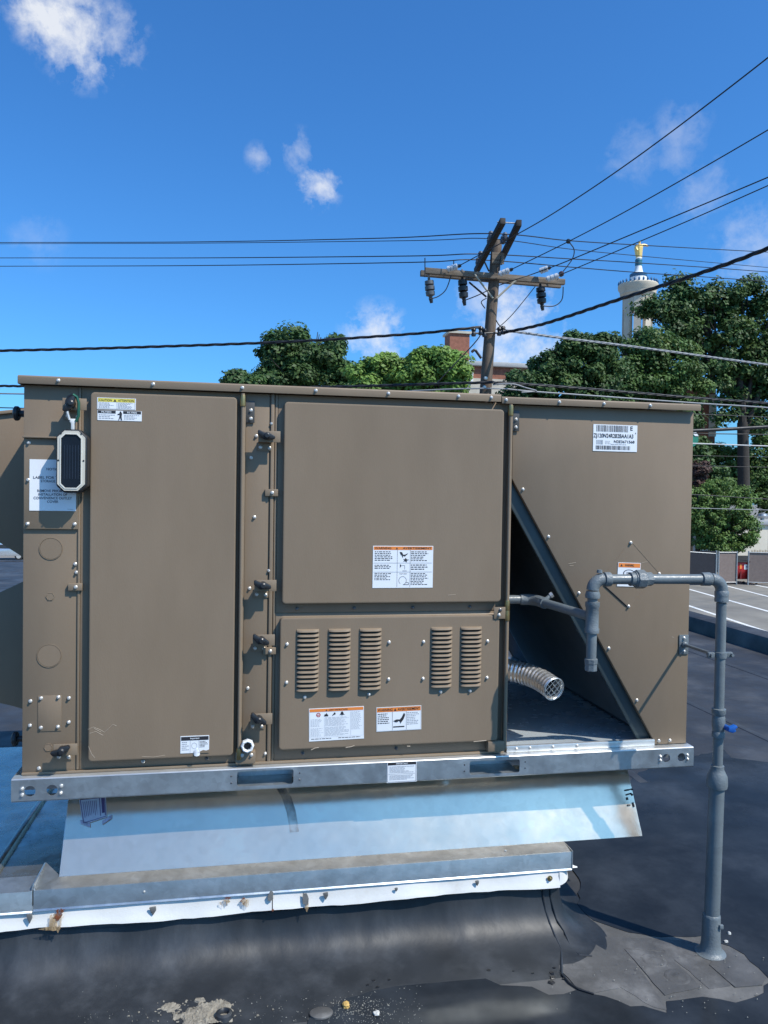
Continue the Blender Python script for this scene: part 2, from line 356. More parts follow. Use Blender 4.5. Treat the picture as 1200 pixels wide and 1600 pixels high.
# ================================================================== THE ROOF AND THE GROUND
g = MB().add([(-900, -300, -4.5), (900, -300, -4.5), (900, 1500, -4.5), (-900, 1500, -4.5)], [(0, 1, 2, 3)])
ground = struct('ground', g, ASPH)
RX0, RX1, RY0, RY1 = -7.0, 6.02, -7.0, 15.0
roof = struct('roof', MB().box(RX0, RX1, RY0, RY1, -4.49, 0), EPDM)
parapet = struct('parapet', MB().prism([(5.79, 0.0), (5.82, .15), (6.03, .165), (6.05, .10), (6.05, -.3), (5.79, -.3)], 'y', RY0, RY1+.2), EPDM, .008)
pback = struct('parapet_back', MB().prism([(14.85, 0.0), (14.86, .02), (15.02, .022), (15.04, -.3), (14.85, -.3)], 'x', RX0, 5.78), EPDM, .008)
for x, w, y0, y1 in ((3.92, .05, -7, 14.8), (5.05, .07, -7, 14.8), (2.75, .05, 1.2, 14.8), (-2.4, .05, -7, 14.8)):
    part('lap_seam', MB().prism([(x, 0), (x+.004, .004), (x+w, .005), (x+w+.01, .0)], 'y', y0, y1), EPDM, roof)

def wobble(pts, step=.05, amp=.014, z=0.0, closed=True):
    out = []
    n = len(pts)
    for i in range(n):
        a, b = Vector(pts[i]), Vector(pts[(i+1) % n]); L = (b-a).length; k = max(1, min(40, int(L/step)))
        for j in range(k):
            p = a.lerp(b, j/k); t = random.gauss(0, amp) if L < 1.2 else 0
            nv = (b-a).normalized(); out.append((p.x - nv.y*t, p.y + nv.x*t, z))
    return out
def sheet(pts, z): return [tuple(at(x, y, Z=z))[:2] for x, y in pts]
def flat(name, pts2, z0, h, m, parent, amp=.012, step=.05, bevel=0):
    p = wobble([(x, y, 0) for x, y in pts2], step, amp)
    return part(name, MB().prism([(q[0], q[1]) for q in p], 'z', z0, z0+h), m, parent, bevel)

# wet part of the roof, round the dry island at the foot of the gas pipe
wet_px = [(470, 1640), (482, 1590), (540, 1562), (600, 1545), (650, 1536), (685, 1529), (720, 1519), (752, 1522), (782, 1536), (832, 1541), (858, 1555), (880, 1553), (905, 1546), (945, 1557), (985, 1571), (1046, 1583),
          (1040, 1563), (1098, 1557), (1150, 1567), (1192, 1550), (1203, 1533), (1186, 1512), (1160, 1492), (1140, 1478), (1105, 1464), (1050, 1464), (1000, 1461), (965, 1450), (930, 1437), (912, 1424), (902, 1412)]
wet = sheet(wet_px, .004) + [(1.98, .25), (2.02, .62)] + sheet([(1000, 1207), (1042, 1188), (1090, 1180), (1130, 1171), (1143, 1184), (1200, 1191), (1300, 1196)], .004) + [(5.2, .2), (4.6, -2.2), (.9, -2.2)]
puddle = part('puddle', MB().prism([(q[0], q[1]) for q in wobble([(x, y, 0) for x, y in wet], .035, .006)], 'z', .0005, .004), WET); puddle['kind'] = 'structure'

isl = [(897, 1408), (912, 1421), (930, 1434), (965, 1447), (1000, 1458), (1050, 1461), (1105, 1461), (1143, 1475), (1163, 1489), (1189, 1509), (1206, 1533), (1195, 1553), (1150, 1570), (1098, 1561), (1045, 1566), (1050, 1587), (985, 1575), (945, 1561), (905, 1550), (880, 1557), (858, 1559), (832, 1545), (782, 1540), (752, 1526), (745, 1505), (870, 1440)]
flat('dry_membrane', sheet(isl, .002), .0004, .0021, mat('dusty_membrane', (.10, .098, .094), .75, 0, .28, 6, .15, 40, .1, .3, col2=(.15, .146, .138), c2scale=5, detail=9), roof, .003, .03)
# membrane patches welded round the pipe foot
for i, (pl, zz) in enumerate(((((866, 1480), (905, 1463), (946, 1484), (972, 1533), (968, 1543), (926, 1551), (899, 1541), (874, 1515)), .0052), (((939, 1484), (976, 1482), (1046, 1580), (1020, 1574), (966, 1540)), .0034),
        (((976, 1483), (1041, 1487), (1095, 1542), (1038, 1555)), .0048), (((1036, 1484), (1092, 1470), (1148, 1490), (1141, 1540), (1109, 1545)), .0036), (((1108, 1507), (1142, 1480), (1166, 1498), (1196, 1527), (1191, 1539), (1149, 1542)), .0056),
        (((905, 1462), (1010, 1466), (1085, 1470), (1036, 1486), (976, 1482), (946, 1484)), .0030))):
    pts = sheet(pl, zz); flat('membrane_patch', pts, .0006+.0001*i, zz-.0006-.0001*i, PATCH, roof, .0015, .03)
for px, py in ((1022, 1500), (1058, 1526)):
    c = at(px, py, Z=.0048); part('round_dimple', MB().lathe([(.040, .0), (.036, .002), (.028, .001), (.014, .001), (.010, .003), (.0, .0034)], (c.x, c.y, .0045), n=28), PATCH, roof)

# ================================================================== THE OLD ROOF CURB
curb = thing('roof_curb', 'old roof curb under the air conditioner wrapped in black membrane with white metal strip', 'roof curb', (0.2, .6, 0))
def curb_sweep():
    prof = [(.0, .232), (.004, .17), (.010, .125), (.022, .085), (.045, .05), (.080, .025), (.125, .0125), (.18, .0062), (.245, .0028), (.33, .0006)]   # (outward, z)
    prof2 = [(.0, .232), (.004, .17), (.012, .11), (.022, .07), (.038, .04), (.062, .018), (.095, .007), (.12, .004), (.14, .0022), (.16, .0006)]
    st = []
    xs = np.linspace(-1.6, 1.73, 260)
    for x in xs: st.append((Vector((x, -.04, 0)), Vector((0, -1, 0)), 0))
    for k in range(1, 13):
        a = math.radians(90*k/12); st.append((Vector((1.73, 0.0, 0)) + Vector((math.sin(a)*.04, -math.cos(a)*.04, 0)), Vector((math.sin(a), -math.cos(a), 0)), k/12))
    for y in np.linspace(.1, 1.4, 10): st.append((Vector((1.77, y, 0)), Vector((1, 0, 0)), 1))
    v = []; n = len(prof)
    for i, (p, d, t) in enumerate(st):
        wv = .008*math.sin(p.x*5.1)+.005*math.sin(p.x*13+1)
        for (o1, z1), (o2, z2) in zip(prof, prof2):
            o = o1*(1-t)+o2*t; z = z1*(1-t)+z2*t; wv = .008*math.sin(p.x*5.1)+.005*math.sin(p.x*13+1) + .007*MN.fractal(Vector((p.x*9, z*14, 0)), 1, 2, 4) + .006*max(0, 1-abs(((p.x*1.7+z*2.2) % 1)-.5)*22)*(1-abs(z-.11)/.11); k = min(1, max(0, (.2-z)/.2))*min(1, z/.01)
            q = p + d*(o + wv*k*(1-t)); v.append((q.x, q.y, z))
    f = [(i*n+j, (i+1)*n+j, (i+1)*n+j+1, i*n+j+1) for i in range(len(st)-1) for j in range(n-1)]
    return MB().add(v, f)
part('membrane', curb_sweep(), EPDMC, curb, smooth=80)
part('core', MB().box(-1.6, 1.74, -.03, 1.38, .0, .255), mat('curb_wood', (.2, .15, .1), .8), curb)
# lapped edge of the corner boot, running down the corner and out onto the roof
bp = [(1.700, -.0475, .20), (1.702, -.052, .13), (1.708, -.062, .085), (1.716, -.085, .048), (1.722, -.12, .022), (1.722, -.165, .0085)] + [(p[0], p[1], .007) for p in sheet(((878, 1522), (890, 1536), (905, 1546), (928, 1553)), .007)]
part('boot_edge', MB().tube(bp, .0035, 6), EPDMC, curb)
bp2 = [(1.728, -.044, .20), (1.73, -.052, .12), (1.742, -.075, .06), (1.76, -.10, .03)] + [(p[0], p[1], .006) for p in sheet(((893, 1482), (905, 1492), (925, 1494)), .006)]
part('boot_edge', MB().tube(bp2, .003, 6), EPDMC, curb)
# thin bead where the membrane is folded over
part('fold_bead', MB().tube([(x, -.047-.002*math.sin(x*9), .150-.004*math.sin(x*4)+.003*math.sin(x*17)) for x in np.linspace(-1.5, 1.55, 60)], .0016, 5), EPDMC, curb)
def strip(x0, x1, y, zt, zb, seed):
    random.seed(seed); n = int((x1-x0)/.03); xs = np.linspace(x0, x1, n)
    rings = []
    for x in xs:
        w = .0025*math.sin(x*11+seed)+.002*math.sin(x*29); zz = zb + .0035*math.sin(x*7.3+seed) + random.gauss(0, .0008)
        rings.append([(x, y, zt), (x, y-.001+w*.4, (zt+zz)/2), (x, y-.008+w, zz+.012), (x, y-.011+w, zz), (x, y-.009+w, zz-.0005), (x, y-.006+w, zz+.011), (x, y+.002+w*.4, (zt+zz)/2), (x, y+.003, zt)])
    return MB().loops(rings)
part('white_strip', strip(-1.5, .772, -.0585, .235, .166, 1), WHITESTRIP, curb, smooth=60)
part('white_strip', strip(.775, 1.755, -.0600, .235, .170, 4), WHITESTRIP, curb, smooth=60)
# strip end turning the corner, torn flap
part('white_strip', MB().loops([[(1.755+.035*math.sin(a), -.0515+.035*(1-math.cos(a)), z) for z in ()] or [(1.755+.035*math.sin(a), -.0600+.035*(1-math.cos(a)), .235), (1.755+.045*math.sin(a), -.0690+.045*(1-math.cos(a)), .172+.012*a), (1.757+.043*math.sin(a), -.0670+.045*(1-math.cos(a)), .173+.012*a), (1.757+.033*math.sin(a), -.0580+.035*(1-math.cos(a)), .235)] for a in np.linspace(0, PI/2, 7)]), WHITESTRIP, curb)
part('torn_flap', MB().loops([[(1.79+t*.05, -.02, .225-.012*t+.004*math.sin(t*5)), (1.79+t*.05, -.02-.012*(1-t)-.002, .212-.006*t), (1.79+t*.05, -.019, .213-.006*t)] for t in np.linspace(0, 1, 6)]), WHITESTRIP, curb)
for px, py in ((858, 1371),):
    p = at(px, py, Y=-.062); part('washer_bolt', MB().lathe([(.0095, 0), (.0095, .002), (.004, .003), (.0045, .008), (.003, .009)], (p.x, -.068, p.z), (0, -1, 0), 14), BRASS, curb)
def splat(px, py, w, h, y, m, name, parent, k=11, drip=0):
    p = at(px, py, Y=y); pts = []
    for i in range(k):
        a = 2*PI*i/k; r = random.uniform(.55, 1.1); dz = math.sin(a)*h*r
        if dz < 0: dz -= drip*random.random()*(1 if abs(math.cos(a)) < .6 else .2)
        pts.append((p.x+math.cos(a)*w*r, p.z+dz))
    mb = MB().prism(pts, 'y', y-.0012, y); mb.v = [(a, b - .0085 - max(0, (.235-c)/.069)*.0115 + (.0600+y)*0, c) for a, b, c in mb.v]; return part(name, mb, m, parent)
random.seed(21)
# dark tags of sealant hanging on the strip
for px, py, w, h in ((47, 1433, .009, .016), (239, 1421, .011, .014), (508, 1398, .009, .013), (744, 1378, .007, .010), (618, 1388, .006, .007)):
    p = at(px, py, Y=-.062); q = [(p.x-w, p.z+h*.8), (p.x+w*.9, p.z+h), (p.x+w, p.z+.1*h), (p.x+.1*w, p.z-h), (p.x-.5*w, p.z-.2*h)]
    part('sealant_drip', MB().prism(q, 'y', -.0735, -.068), mat('grey_sealant', (.12, .12, .115), .7, 0, .25, 60, .2, 100), curb, .002)
for px, py, w, h in ((423, 1397, .011, .018), (477, 1400, .010, .026)):
    splat(px, py, w, h, -.0565, mat('grey_sealant', (.12, .12, .115), .7), 'sealant_drip', curb, 10, .01)
for px, py, w, h, m_, d in ((95, 1420, .015, .007, RUST, 0), (90, 1434, .030, .020, RUSTP, .018), (82, 1445, .034, .008, RUSTP, .0), (92, 1428, .014, .010, RUST, .006), (380, 1404, .009, .009, RUST, .006), (352, 1406, .020, .010, RUSTP, .008), (384, 1406, .018, .012, RUSTP, .006), (356, 1400, .012, .003, RUST, 0), (478, 1411, .009, .016, RUSTP, .006), (426, 1417, .004, .005, RUST, 0)):
    splat(px, py, w, h, -.0560 if m_ is RUST else -.0550, m_, 'rust_stain', curb, 14, d)

# ================================================================== CURB ADAPTER (galvanised sheet metal)
ad = thing('curb_adapter', 'galvanised sheet metal curb adapter with sloping side under the brown air conditioner', 'curb adapter', (1.0, .6, .25))
AT_, AB_ = (.155, .552), (.0, .292)   # (y, z) of panel top and bottom
def panel(): 
    mb = MB(); nx, nz = 40, 8; v = []
    for i in range(nx+1):
        for j in range(nz+1):
            t = j/nz; x = .112+(2.098-.112)*i/nx - (0 if i else .002*t); y = AT_[0]*(1-t)+AB_[0]*t; z = AT_[1]*(1-t)+AB_[1]*t
            y += .0025*math.sin(x*4.1+1)*math.sin(PI*t)+.0015*math.sin(x*11)*math.sin(PI*t); v.append((x, y, z))
    n = nz+1; f = [(i*n+j, (i+1)*n+j, (i+1)*n+j+1, i*n+j+1) for i in range(nx) for j in range(nz)]
    N0 = len(v); v += [(x, y+.0022, z-.0012) for x, y, z in v]; f += [tuple(k+N0 for k in reversed(q)) for q in f]
    rim = [i*n for i in range(nx+1)] + [nx*n+j for j in range(1, n)] + [i*n+nz for i in range(nx-1, -1, -1)] + [j for j in range(nz-1, 0, -1)]
    f += [(a, b, b+N0, a+N0) for a, b in zip(rim, rim[1:]+rim[:1])]
    mb.add(v, f); return mb
p_ = part('side_panel', panel(), PANELM, ad, smooth=30)
part('end_panel', MB().prism([(.160, .5515), (1.33, .5515), (1.45, .295), (.008, .295)], 'x', .109, .1115), GALVL, ad)
part('end_panel', MB().prism([(.160, .5515), (1.33, .5515), (1.45, .295), (.008, .295)], 'x', 2.0985, 2.101), GALVL, ad)
part('rear_panel', MB().prism([(1.45, .292), (1.335, .55), (1.338, .55), (1.453, .292)], 'x', .112, 2.098), GALVL, ad)
part('bottom_flange', MB().box(1.77, 2.09, .008, 1.43, .287, .2875), GALV, ad)
part('ledge', MB().prism([(-.0585, .2835), (.004, .292), (.004, .289), (-.0585, .281)], 'x', .050, 1.797), GALV, ad)
part('fascia', MB().prism([(-.062, .2835), (-.0585, .2835), (-.0585, .224), (-.064, .220), (-.0665, .2215), (-.062, .226)], 'x', .050, 1.80), GALV, ad, .0006)
part('fascia', MB().prism([(-.064, .283), (-.0605, .283), (-.0605, .222), (-.066, .217), (-.0685, .2185), (-.064, .223)], 'x', -1.6, .047), GALV, ad, .0006)
part('fascia_end', MB().box(1.80, 1.803, -.064, .10, .222, .287), GALV, ad)
part('ledge', MB().prism([(-.0605, .2795), (.035, .2845), (.035, .281), (-.0605, .2765)], 'x', -1.6, .044), GALV, ad)
part('deck', MB().box(-1.6, .109, .0353, 1.36, .262, .2815), DECK, ad)
for x in (-.105, -.50, -.9):
    part('standing_seam', MB().prism([(x-.012, .2815), (x-.006, .296), (x+.012, .297), (x+.02, .2815)], 'y', .036, 1.355), DECK, ad, .002)
# upstand beside the sloping panel
part('corner_upstand', MB().prism([(.040, .2765), (.046, .301), (.051, .302), (.053, .2845)], 'y', -.056, .085), GALV, ad, .001)
part('corner_gusset', MB().add([(.054, -.056, .2845), (.112, .004, .2935), (.052, .085, .301), (.052, -.02, .292)], [(0, 1, 2, 3)]), GALV, ad)
for px, py in ((225, 1394), (790, 1330)):
    p = at(px, py, Y=-.064); part('rivet', MB().lathe([(.004, 0), (.003, .002), (.0, .003)], (p.x, -.062, p.z), (0, -1, 0), 10), ZINC, ad)
# faint scuffs: zinc bloom along the bend
# hand-written mark on the panel's right end
def onpanel(px, py):
    n = Vector((0, AT_[1]-AB_[1], AT_[0]-AB_[0])); n = Vector((0, -(AT_[1]-AB_[1]), AT_[0]-AB_[0])).normalized(); d = FW + RT*((px-600)/FPX) - UP*((py-800)/FPX); o = Vector((0, AB_[0], AB_[1]))
    return CAM + d*((o-CAM).dot(n)/d.dot(n)) + n*.005
def panel_strokes(strokes, w, m, name):
    mb = MB()
    for st in strokes: mb.tube([onpanel(*q) for q in st], w, 5)
    return part(name, mb, m, ad)
panel_strokes([[(976, 1235), (983, 1234)], [(985, 1233), (988, 1234)], [(978, 1242), (985, 1240), (988, 1243)], [(979, 1246), (980, 1250)], [(980, 1258), (984, 1258)], [(988, 1254), (990, 1261)]], .0028, INK, 'marker_writing')
SMEAR = blotch_mat('dark_smear', (.07, .08, .09), 14, .30, .75, (1, 1, 1))
part('panel_smear', MB().add([onpanel(a, b) - Vector((0, .003, -.002)) for a, b in ((430, 1228), (443, 1226), (455, 1245), (462, 1268), (467, 1300), (453, 1301), (448, 1270), (440, 1246))], [tuple(range(8))]), SMEAR, ad, smooth=0)  # dark, noise-edged translucent patch on the sloping panel
# packing-slip pouch taped on the left end of the panel
pc = [onpanel(*q) for q in ((124, 1250), (166, 1246), (167, 1277), (130, 1289))]
part('packing_slip', MB().add([tuple(q) for q in pc], [(0, 1, 2, 3)]), mat('slip_paper', (.55, .54, .62), .3, 0, .05, 20), ad, smooth=0, label='clear packing slip pouch with purple print taped to the panel')
def slip_q(u, v): return pc[0].lerp(pc[1], u).lerp(pc[3].lerp(pc[2], u), v) + Vector((0, -.0009, .0005))
mb = MB()
for r0, r1, s0, s1 in ((.03, .97, .0, .02), (.03, .06, 0, .95), (.94, .97, .0, .9), (.74, .77, 0, .85), (.82, .93, .0, .75), (.03, .97, .93, .96)):
    mb.add([slip_q(r0, s0), slip_q(r1, s0), slip_q(r1, s1), slip_q(r0, s1)], [(0, 1, 2, 3)])
for k in range(8):
    u = .12+.07*k; mb.add([slip_q(u, .1), slip_q(u+.02, .1), slip_q(u+.02, random.uniform(.5, .8)), slip_q(u, random.uniform(.5, .8))], [(0, 1, 2, 3)])
part('slip_print', mb, PURPLE, ad, smooth=0)
for a, b in (((126, 1287), (141, 1293)), ((160, 1289), (175, 1279))):
    p, q = onpanel(*a), onpanel(*b); up = (onpanel(a[0], a[1]-8)-onpanel(*a)).normalized()*.012
    part('tape', MB().add([p, q, q+up, p+up], [(0, 1, 2, 3)]), mat('tape_print', (.42, .38, .48), .3, 0, .4, 90), ad, smooth=0)

# ================================================================== ROOFTOP UNIT
U = thing('rooftop_unit', 'large brown rooftop air conditioner standing on its galvanised base rail', 'air conditioner', (1.13, .75, .55))
UH, ZT, W, D = .55, 1.832, 2.26, 1.50
XR = 1.577
cab = part('cabinet', MB().box(0.0, XR, .0, D, .6195, ZT), BROWN, U, .002)
# end panel on the left with its folded edge
part('end_panel', MB().box(.0, .160, -.004, -.0003, .624, ZT-.002), BROWN, U, .0015)
part('door_flange', MB().box(.168, .654, -.0035, -.0003, .630, ZT-.002), BROWN, U, .001)
part('edge_fold', MB().box(.1605, .1675, -.009, -.0003, .632, ZT-.004), BROWN2, U, .0015)
part('door_flange', MB().box(.776, 1.556, -.0035, -.0003, 1.118, ZT-.002), BROWN, U, .001)
part('door_flange', MB().box(.776, 1.556, -.0038, -.0003, .630, 1.114), BROWN, U, .001)
part('centre_post', MB().box(.672, .748, -.005, -.0003, .628, ZT-.002), BROWN, U, .0015)
part('post_rib', MB().prism([(.752, -.0003), (.753, -.010), (.763, -.010), (.765, -.0003)], 'z', .628, ZT-.002), BROWN2, U, .001)
part('post_rib', MB().prism([(.766, -.0003), (.767, -.005), (.774, -.005), (.775, -.0003)], 'z', .628, ZT-.002), BROWN2, U, .001)
part('bottom_edge', MB().box(.0, 1.565, -.012, -.004, .6215, .630), BROWN2, U, .002)
def door(name, x0, x1, z0, z1, r=.012, h=.030, bow=.0):
    rings = []
    for off, y in ((-.003, -.004), (0, -.006), (0, -h+.0028), (.0008, -h+.0008), (.0028, -h), (.006, -h)):
        rings.append([(x, y, z) for x, z in rrect(x0+off, x1-off, z0+off, z1-off, max(.002, r-off), 4)])
    return part(name, MB().loops(rings), BROWN, U, smooth=40)
d1 = door('filter_door', .200, .644, .662, 1.813); d2 = door('blower_door', .795, 1.537, 1.150, 1.805); d3 = door('burner_door', .790, 1.534, .672, 1.104)
# top cap in two lengths
def cap(x0, x1, zt, zb):
    return MB().prism([(-.030, zb), (-.030, zt-.004), (-.026, zt), (D*.5, zt+.010), (D+.03, zt), (D+.03, zb), (D+.026, zb), (D+.026, zt-.006), (-.0265, zt-.006), (-.0265, zb)], 'x', x0, x1)
c1 = part('top_cap', cap(-.012, 1.526, 1.857, 1.831), BROWN2, U, .0012)
c2 = part('top_cap', cap(1.5285, 2.272, 1.850, 1.826), BROWN2, U, .0012)
part('cap_end', MB().box(-.012, -.0085, -.026, D+.02, 1.831, 1.855), BROWN2, U)
for x in (.105, .385, .660, .895, 1.135, 1.375, 1.49): screw(x, 1.844, -.030, U)
for x in (1.543, 1.735, 1.90, 2.075, ): screw(x, 1.838, -.030, U)
# outlet cover on the end panel and its notice
part('outlet_cover', MB().box(.003, .162, -.0135, -.0045, 1.387, 1.667), BROWN2, U, .002)
part('cover_lip', MB().box(.001, .1605, -.026, -.0045, 1.6672, 1.6725), BROWN2, U, .0012)
for x, z in ((.017, 1.652), (.016, 1.538), (.015, 1.403), (.152, 1.403)): screw(x, z, -.0135, U)
st = Sticker('notice_label', .020, .156, 1.444, 1.602, -.0150, U, 'white notice sheet with grey lettering on the outlet cover', BLUEG)
NGR = mat('ink_notice', (.09, .10, .13), .6)
for t, u0, u1, v in (('NOTICE', .36, .64, .79), ('LABEL FOR TRANSIT', .08, .92, .625), ('STORAGE ONLY', .24, .76, .555), ('REMOVE PRIOR TO', .17, .83, .365), ('INSTALLATION OF', .19, .81, .295), ('CONVENIENCE OUTLET', .09, .91, .225), ('COVER', .38, .62, .155)):
    st.text(NGR, t, u0, u1, v, v+.050)
st.lines(INKG, .82, .97, .02, .05, 1); st.done()
# knock-outs, blank plate, hole plugs
def ring(x, z, r, t=.0018, n=24, m=None, y=-.0055): 
    mb = MB(); mb.tube([(x+r*math.cos(2*PI*k/n), y, z+r*math.sin(2*PI*k/n)) for k in range(n+1)], t, 5, cap=False); return part('knockout', mb, m or BROWN2, U)
for x, z, r in ((.081, 1.326, .034), (.080, 1.177, .0125), (.078, .992, .036), (.077, .705, .0125)): 
    ring(x, z, r, .0009, 28 if r > .02 else 6)
    part('knockout', MB().lathe([(r*.97, 0), (r*.94, .0012), (.0, .0013)], (x, -.0042, z), (0, -1, 0), 28 if r > .02 else 6), BROWN, U)
part('blank_plate', MB().box(.046, .115, -.0062, -.0045, .756, .868), BROWN, U, .0006)
for x, z in ((.055, .860), (.106, .862), (.055, .768), (.105, .769), (.024, .852), (.137, .858), (.023, .776), (.137, .782), (.050, .641), (.153, 1.278)): screw(x, z, -.0055, U)
# small clips that hold the doors
def clip(x, z):
    o = part('clip', MB().box(x-.021, x+.021, -.016, -.006, z-.011, z+.012), BROWN2, U, .0015); screw(x+.002, z, -.016, U); return o
clip(.155, 1.207); clip(.757, 1.510); clip(.757, .994)
# latches
LEVER = [(-.030, .012), (-.026, .016), (-.008, .010), (.006, .012), (.026, .004), (.028, -.004), (.024, -.008), (.004, -.010), (-.006, -.013), (-.028, .000)]
def latch(x, z, ang=-.12, plate_w=.068):
    l = thing('latch', None, None); l.name = 'latch'; l.parent = U; l['_base'] = (x, -.005, z); l.location = Vector((x, -.005, z)) - Vector(U['_base'])
    if 'category' in l: del l['category']
    part('bracket', MB().box(x-.034, x+.036, -.046, -.043, z-.016, z+.020), BROWN2, l, .001)
    part('bracket_side', MB().box(x-.034, x+.010, -.043, -.006, z-.016, z-.0130), BROWN2, l, .0008)
    part('bracket_foot', MB().box(x-.036, x+.012, -.0085, -.0055, z-.042, z-.013), BROWN2, l, .0008)
    c, s = math.cos(ang), math.sin(ang)
    part('handle', MB().prism([(x-.008+px*c-pz*s, z+.003+px*s+pz*c) for px, pz in LEVER], 'y', -.066, -.050), BLACKP, l, .003)
    part('hub', MB().lathe([(.013, 0), (.013, .006), (.010, .024), (.006, .027)], (x-.007, -.044, z+.003), (0, -1, 0), 18), BLACKP, l)
    for dx, dz in ((-.026, -.031), (.003, -.033)): screw(x+dx, z+dz, -.0085, l)
    return l
latch(.746, 1.688); latch(.739, 1.210); latch(.736, 1.034, -.28); latch(.731, .779, -.40)
latch(.155, 1.770, 1.25); latch(.135, .706, .55)
for x, z in ((.706, 1.691+.002), (.755, 1.735), (.703, 1.430), (.690, 1.198), (.752, 1.256), (.688, .872), (.690, 1.622), (.747, .655), (.157, 1.252)): screw(x, z, -.0055, U)
# hinge rods with brass knuckles
def hinge(x, tilt, zs, ztop):
    part('hinge_rod', MB().tube([(x+tilt, -.029, ztop), (x, -.029, .645)], .0062, 12), BROWN2, U)
    part('groove_shade_web', MB().box(x-.002+min(0, tilt), x+.009+max(0, tilt), -.026, -.0045, .650, ztop-.02), BROWN2, U, .002)  # web added behind the rod to shade the door groove
    for z in zs:
        part('hinge_knuckle', MB().lathe([(.0085, 0), (.0092, .003), (.0092, .032), (.0085, .036)], (x+tilt*(z-.65)/1.15, -.029, z), n=14), BRASS, U)
hinge(.6625, 0, (.648, 1.785), 1.826); hinge(1.5605, 0, (1.785, 1.118, 1.085, ), 1.824)
for x in (.688, 1.586):
    part('hinge_bracket', MB().prism([(x-.017, -.012), (x+.012, -.012), (x+.012, -.0085), (x-.014, -.0085)], 'z', 1.735, 1.806), mat('shaded_bracket', (.06, .058, .055), .5), U, .001)  # shade on these two brackets is put into their dark colour
    screw(x, 1.775, -.012, U); screw(x, 1.748, -.012, U)
part('hinge_bracket', MB().box(1.512, 1.556, -.034, -.030, 1.092, 1.108+.024), BROWN2, U, .001); screw(1.530, 1.105, -.034, U); screw(1.534, 1.122, -.034, U, True)
part('hinge_bracket', MB().box(1.500, 1.560, -.034, -.0045, .636, .670), BROWN2, U, .001); part('hinge_bracket', MB().box(.652, .715, -.034, -.0055, .634, .672), BROWN2, U, .001); screw(.672, .662, -.034, U); screw(.702, .662, -.034, U)
# white conduit bushing beside the lower hinge
part('conduit_bushing', MB().lathe([(.0125, -.02), (.0125, .0), (.0215, .0), (.022, .006), (.0205, .022), (.0165, .026), (.0135, .024), (.0125, .004), (.0, .004)], (.689, -.032, .694), (0, -1, .12), 8), mat('white_nylon', (.78, .79, .78), .4), U, smooth=25)
part('bushing_bore', MB().lathe([(.0122, 0), (.0, .001)], (.689, -.0375, .6947), (0, -1, .12), 14), mat('bore_black', (.01, .01, .012), .7), U)
for x, z in ((.845, 1.130), (1.035, 1.130), (1.235, 1.130), (1.435, 1.130), (.870, .650), (1.185, .652)): screw(x, z, -.0045, U, True)
for x in (.362, .560): screw(x, .647, -.0045, U, x > .4)
# louvres of the burner door
lv = MB(); LW = .0365; ringsL = []
for k in range(9):
    u = -LW + 2*LW*k/8; e = 1 - (abs(u)/LW)**6*.75
    ringsL.append([(u, .0, .0052), (u, -.0075*e, .0042), (u, -.0130*e, .0014), (u, -.0150*e, -.0034), (u, -.0135*e, -.0040), (u, -.005*e, .0005), (u, 0, .0)])
lv.loops(ringsL); LOUV = lv.mesh('louver', BROWN2, 0, 40)
for xc in (.8795, .9835, 1.087, 1.330, 1.4335):
    for k in range(14):
        link('louver', LOUV, d3, Vector((xc, -.030, 1.0615-.01485*k)) - Vector(U['_base']) + Vector(U['_base']))
    part('louver_gap_shade', MB().box(xc-.034, xc+.034, -.0303, -.0299, .862, 1.066), mat('louver_shadow', (.02, .018, .016), .9), d3)  # near-black sheet paints the shade in the louvre gaps
for x, z in ((.812, 1.018), (.812, .893), (1.150, 1.018), (1.150, .894), (1.268, 1.017), (1.268, .893), (1.492, 1.015), (1.492, .890), (.872, .843), (1.085, .846), (1.330, .846), (1.433, .846)): screw(x, z, -.030, d3)
for c in list(d3.children):
    if c.name.startswith('screw'): c.location = Vector(c.location)
# scratches on the filter door and scuffs on the burner door
def scratch(pts, y, parent, w=.0011, m=None):
    part('scratch', MB().tube([(x, y, z) for x, z in pts], w, 4), m or SCRATCH, parent)
PX = lambda l, y: [(at(a, b, Y=y).x, at(a, b, Y=y).z) for a, b in l]
for l in (((137, 1140), (146, 1136), (156, 1140), (163, 1144), (170, 1138), (176, 1132), (182, 1134)), ((140, 1146), (150, 1143), (161, 1149)), ((138, 1166), (143, 1178), (148, 1184)), ((222, 1182), (240, 1183), (258, 1180)), ((147, 1138), (158, 1144))): scratch(PX(l, -.030), -.0300, U, .0006)
for l in (((486, 1172), (492, 1169), (498, 1168)), ((540, 1168), (548, 1167), (554, 1165)), ((740, 1159), (760, 1157)), ((636, 1166), (641, 1166))): scratch(PX(l, -.030), -.030, U, .0014)

for l in (((888, 881), (900, 879)), ((1003, 879), (1012, 878)), ((890, 884), (896, 884)), ((1050, 995), (1053, 996)), ((700, 930), (712, 929))): scratch(PX(l, -.0045 if l[0][0] > 800 else -.030), -.0043 if l[0][0] > 800 else -.030, U, .0007)
# ---- right-hand condenser section
part('condenser_panel', MB().prism([(1.578, ZT-.006), (W, ZT-.006), (W, .624), (2.136, .624), (2.136, .633), (1.5785, 1.572)], 'y', -.004, .016), BROWN, U, .0015)
part('end_wall', MB().box(W-.02, W-.0005, .0165, D-.016, .624, ZT-.006), BROWN, U)
part('rear_panel', MB().prism([(1.578, ZT-.006), (W-.021, ZT-.006), (W-.021, .624), (2.136, .624), (2.136, .633), (1.5785, 1.572)], 'y', D-.015, D), BROWN, U)
part('top_deck', MB().box(XR+.001, W-.021, .0165, D-.016, ZT-.03, ZT-.006), BROWN, U)
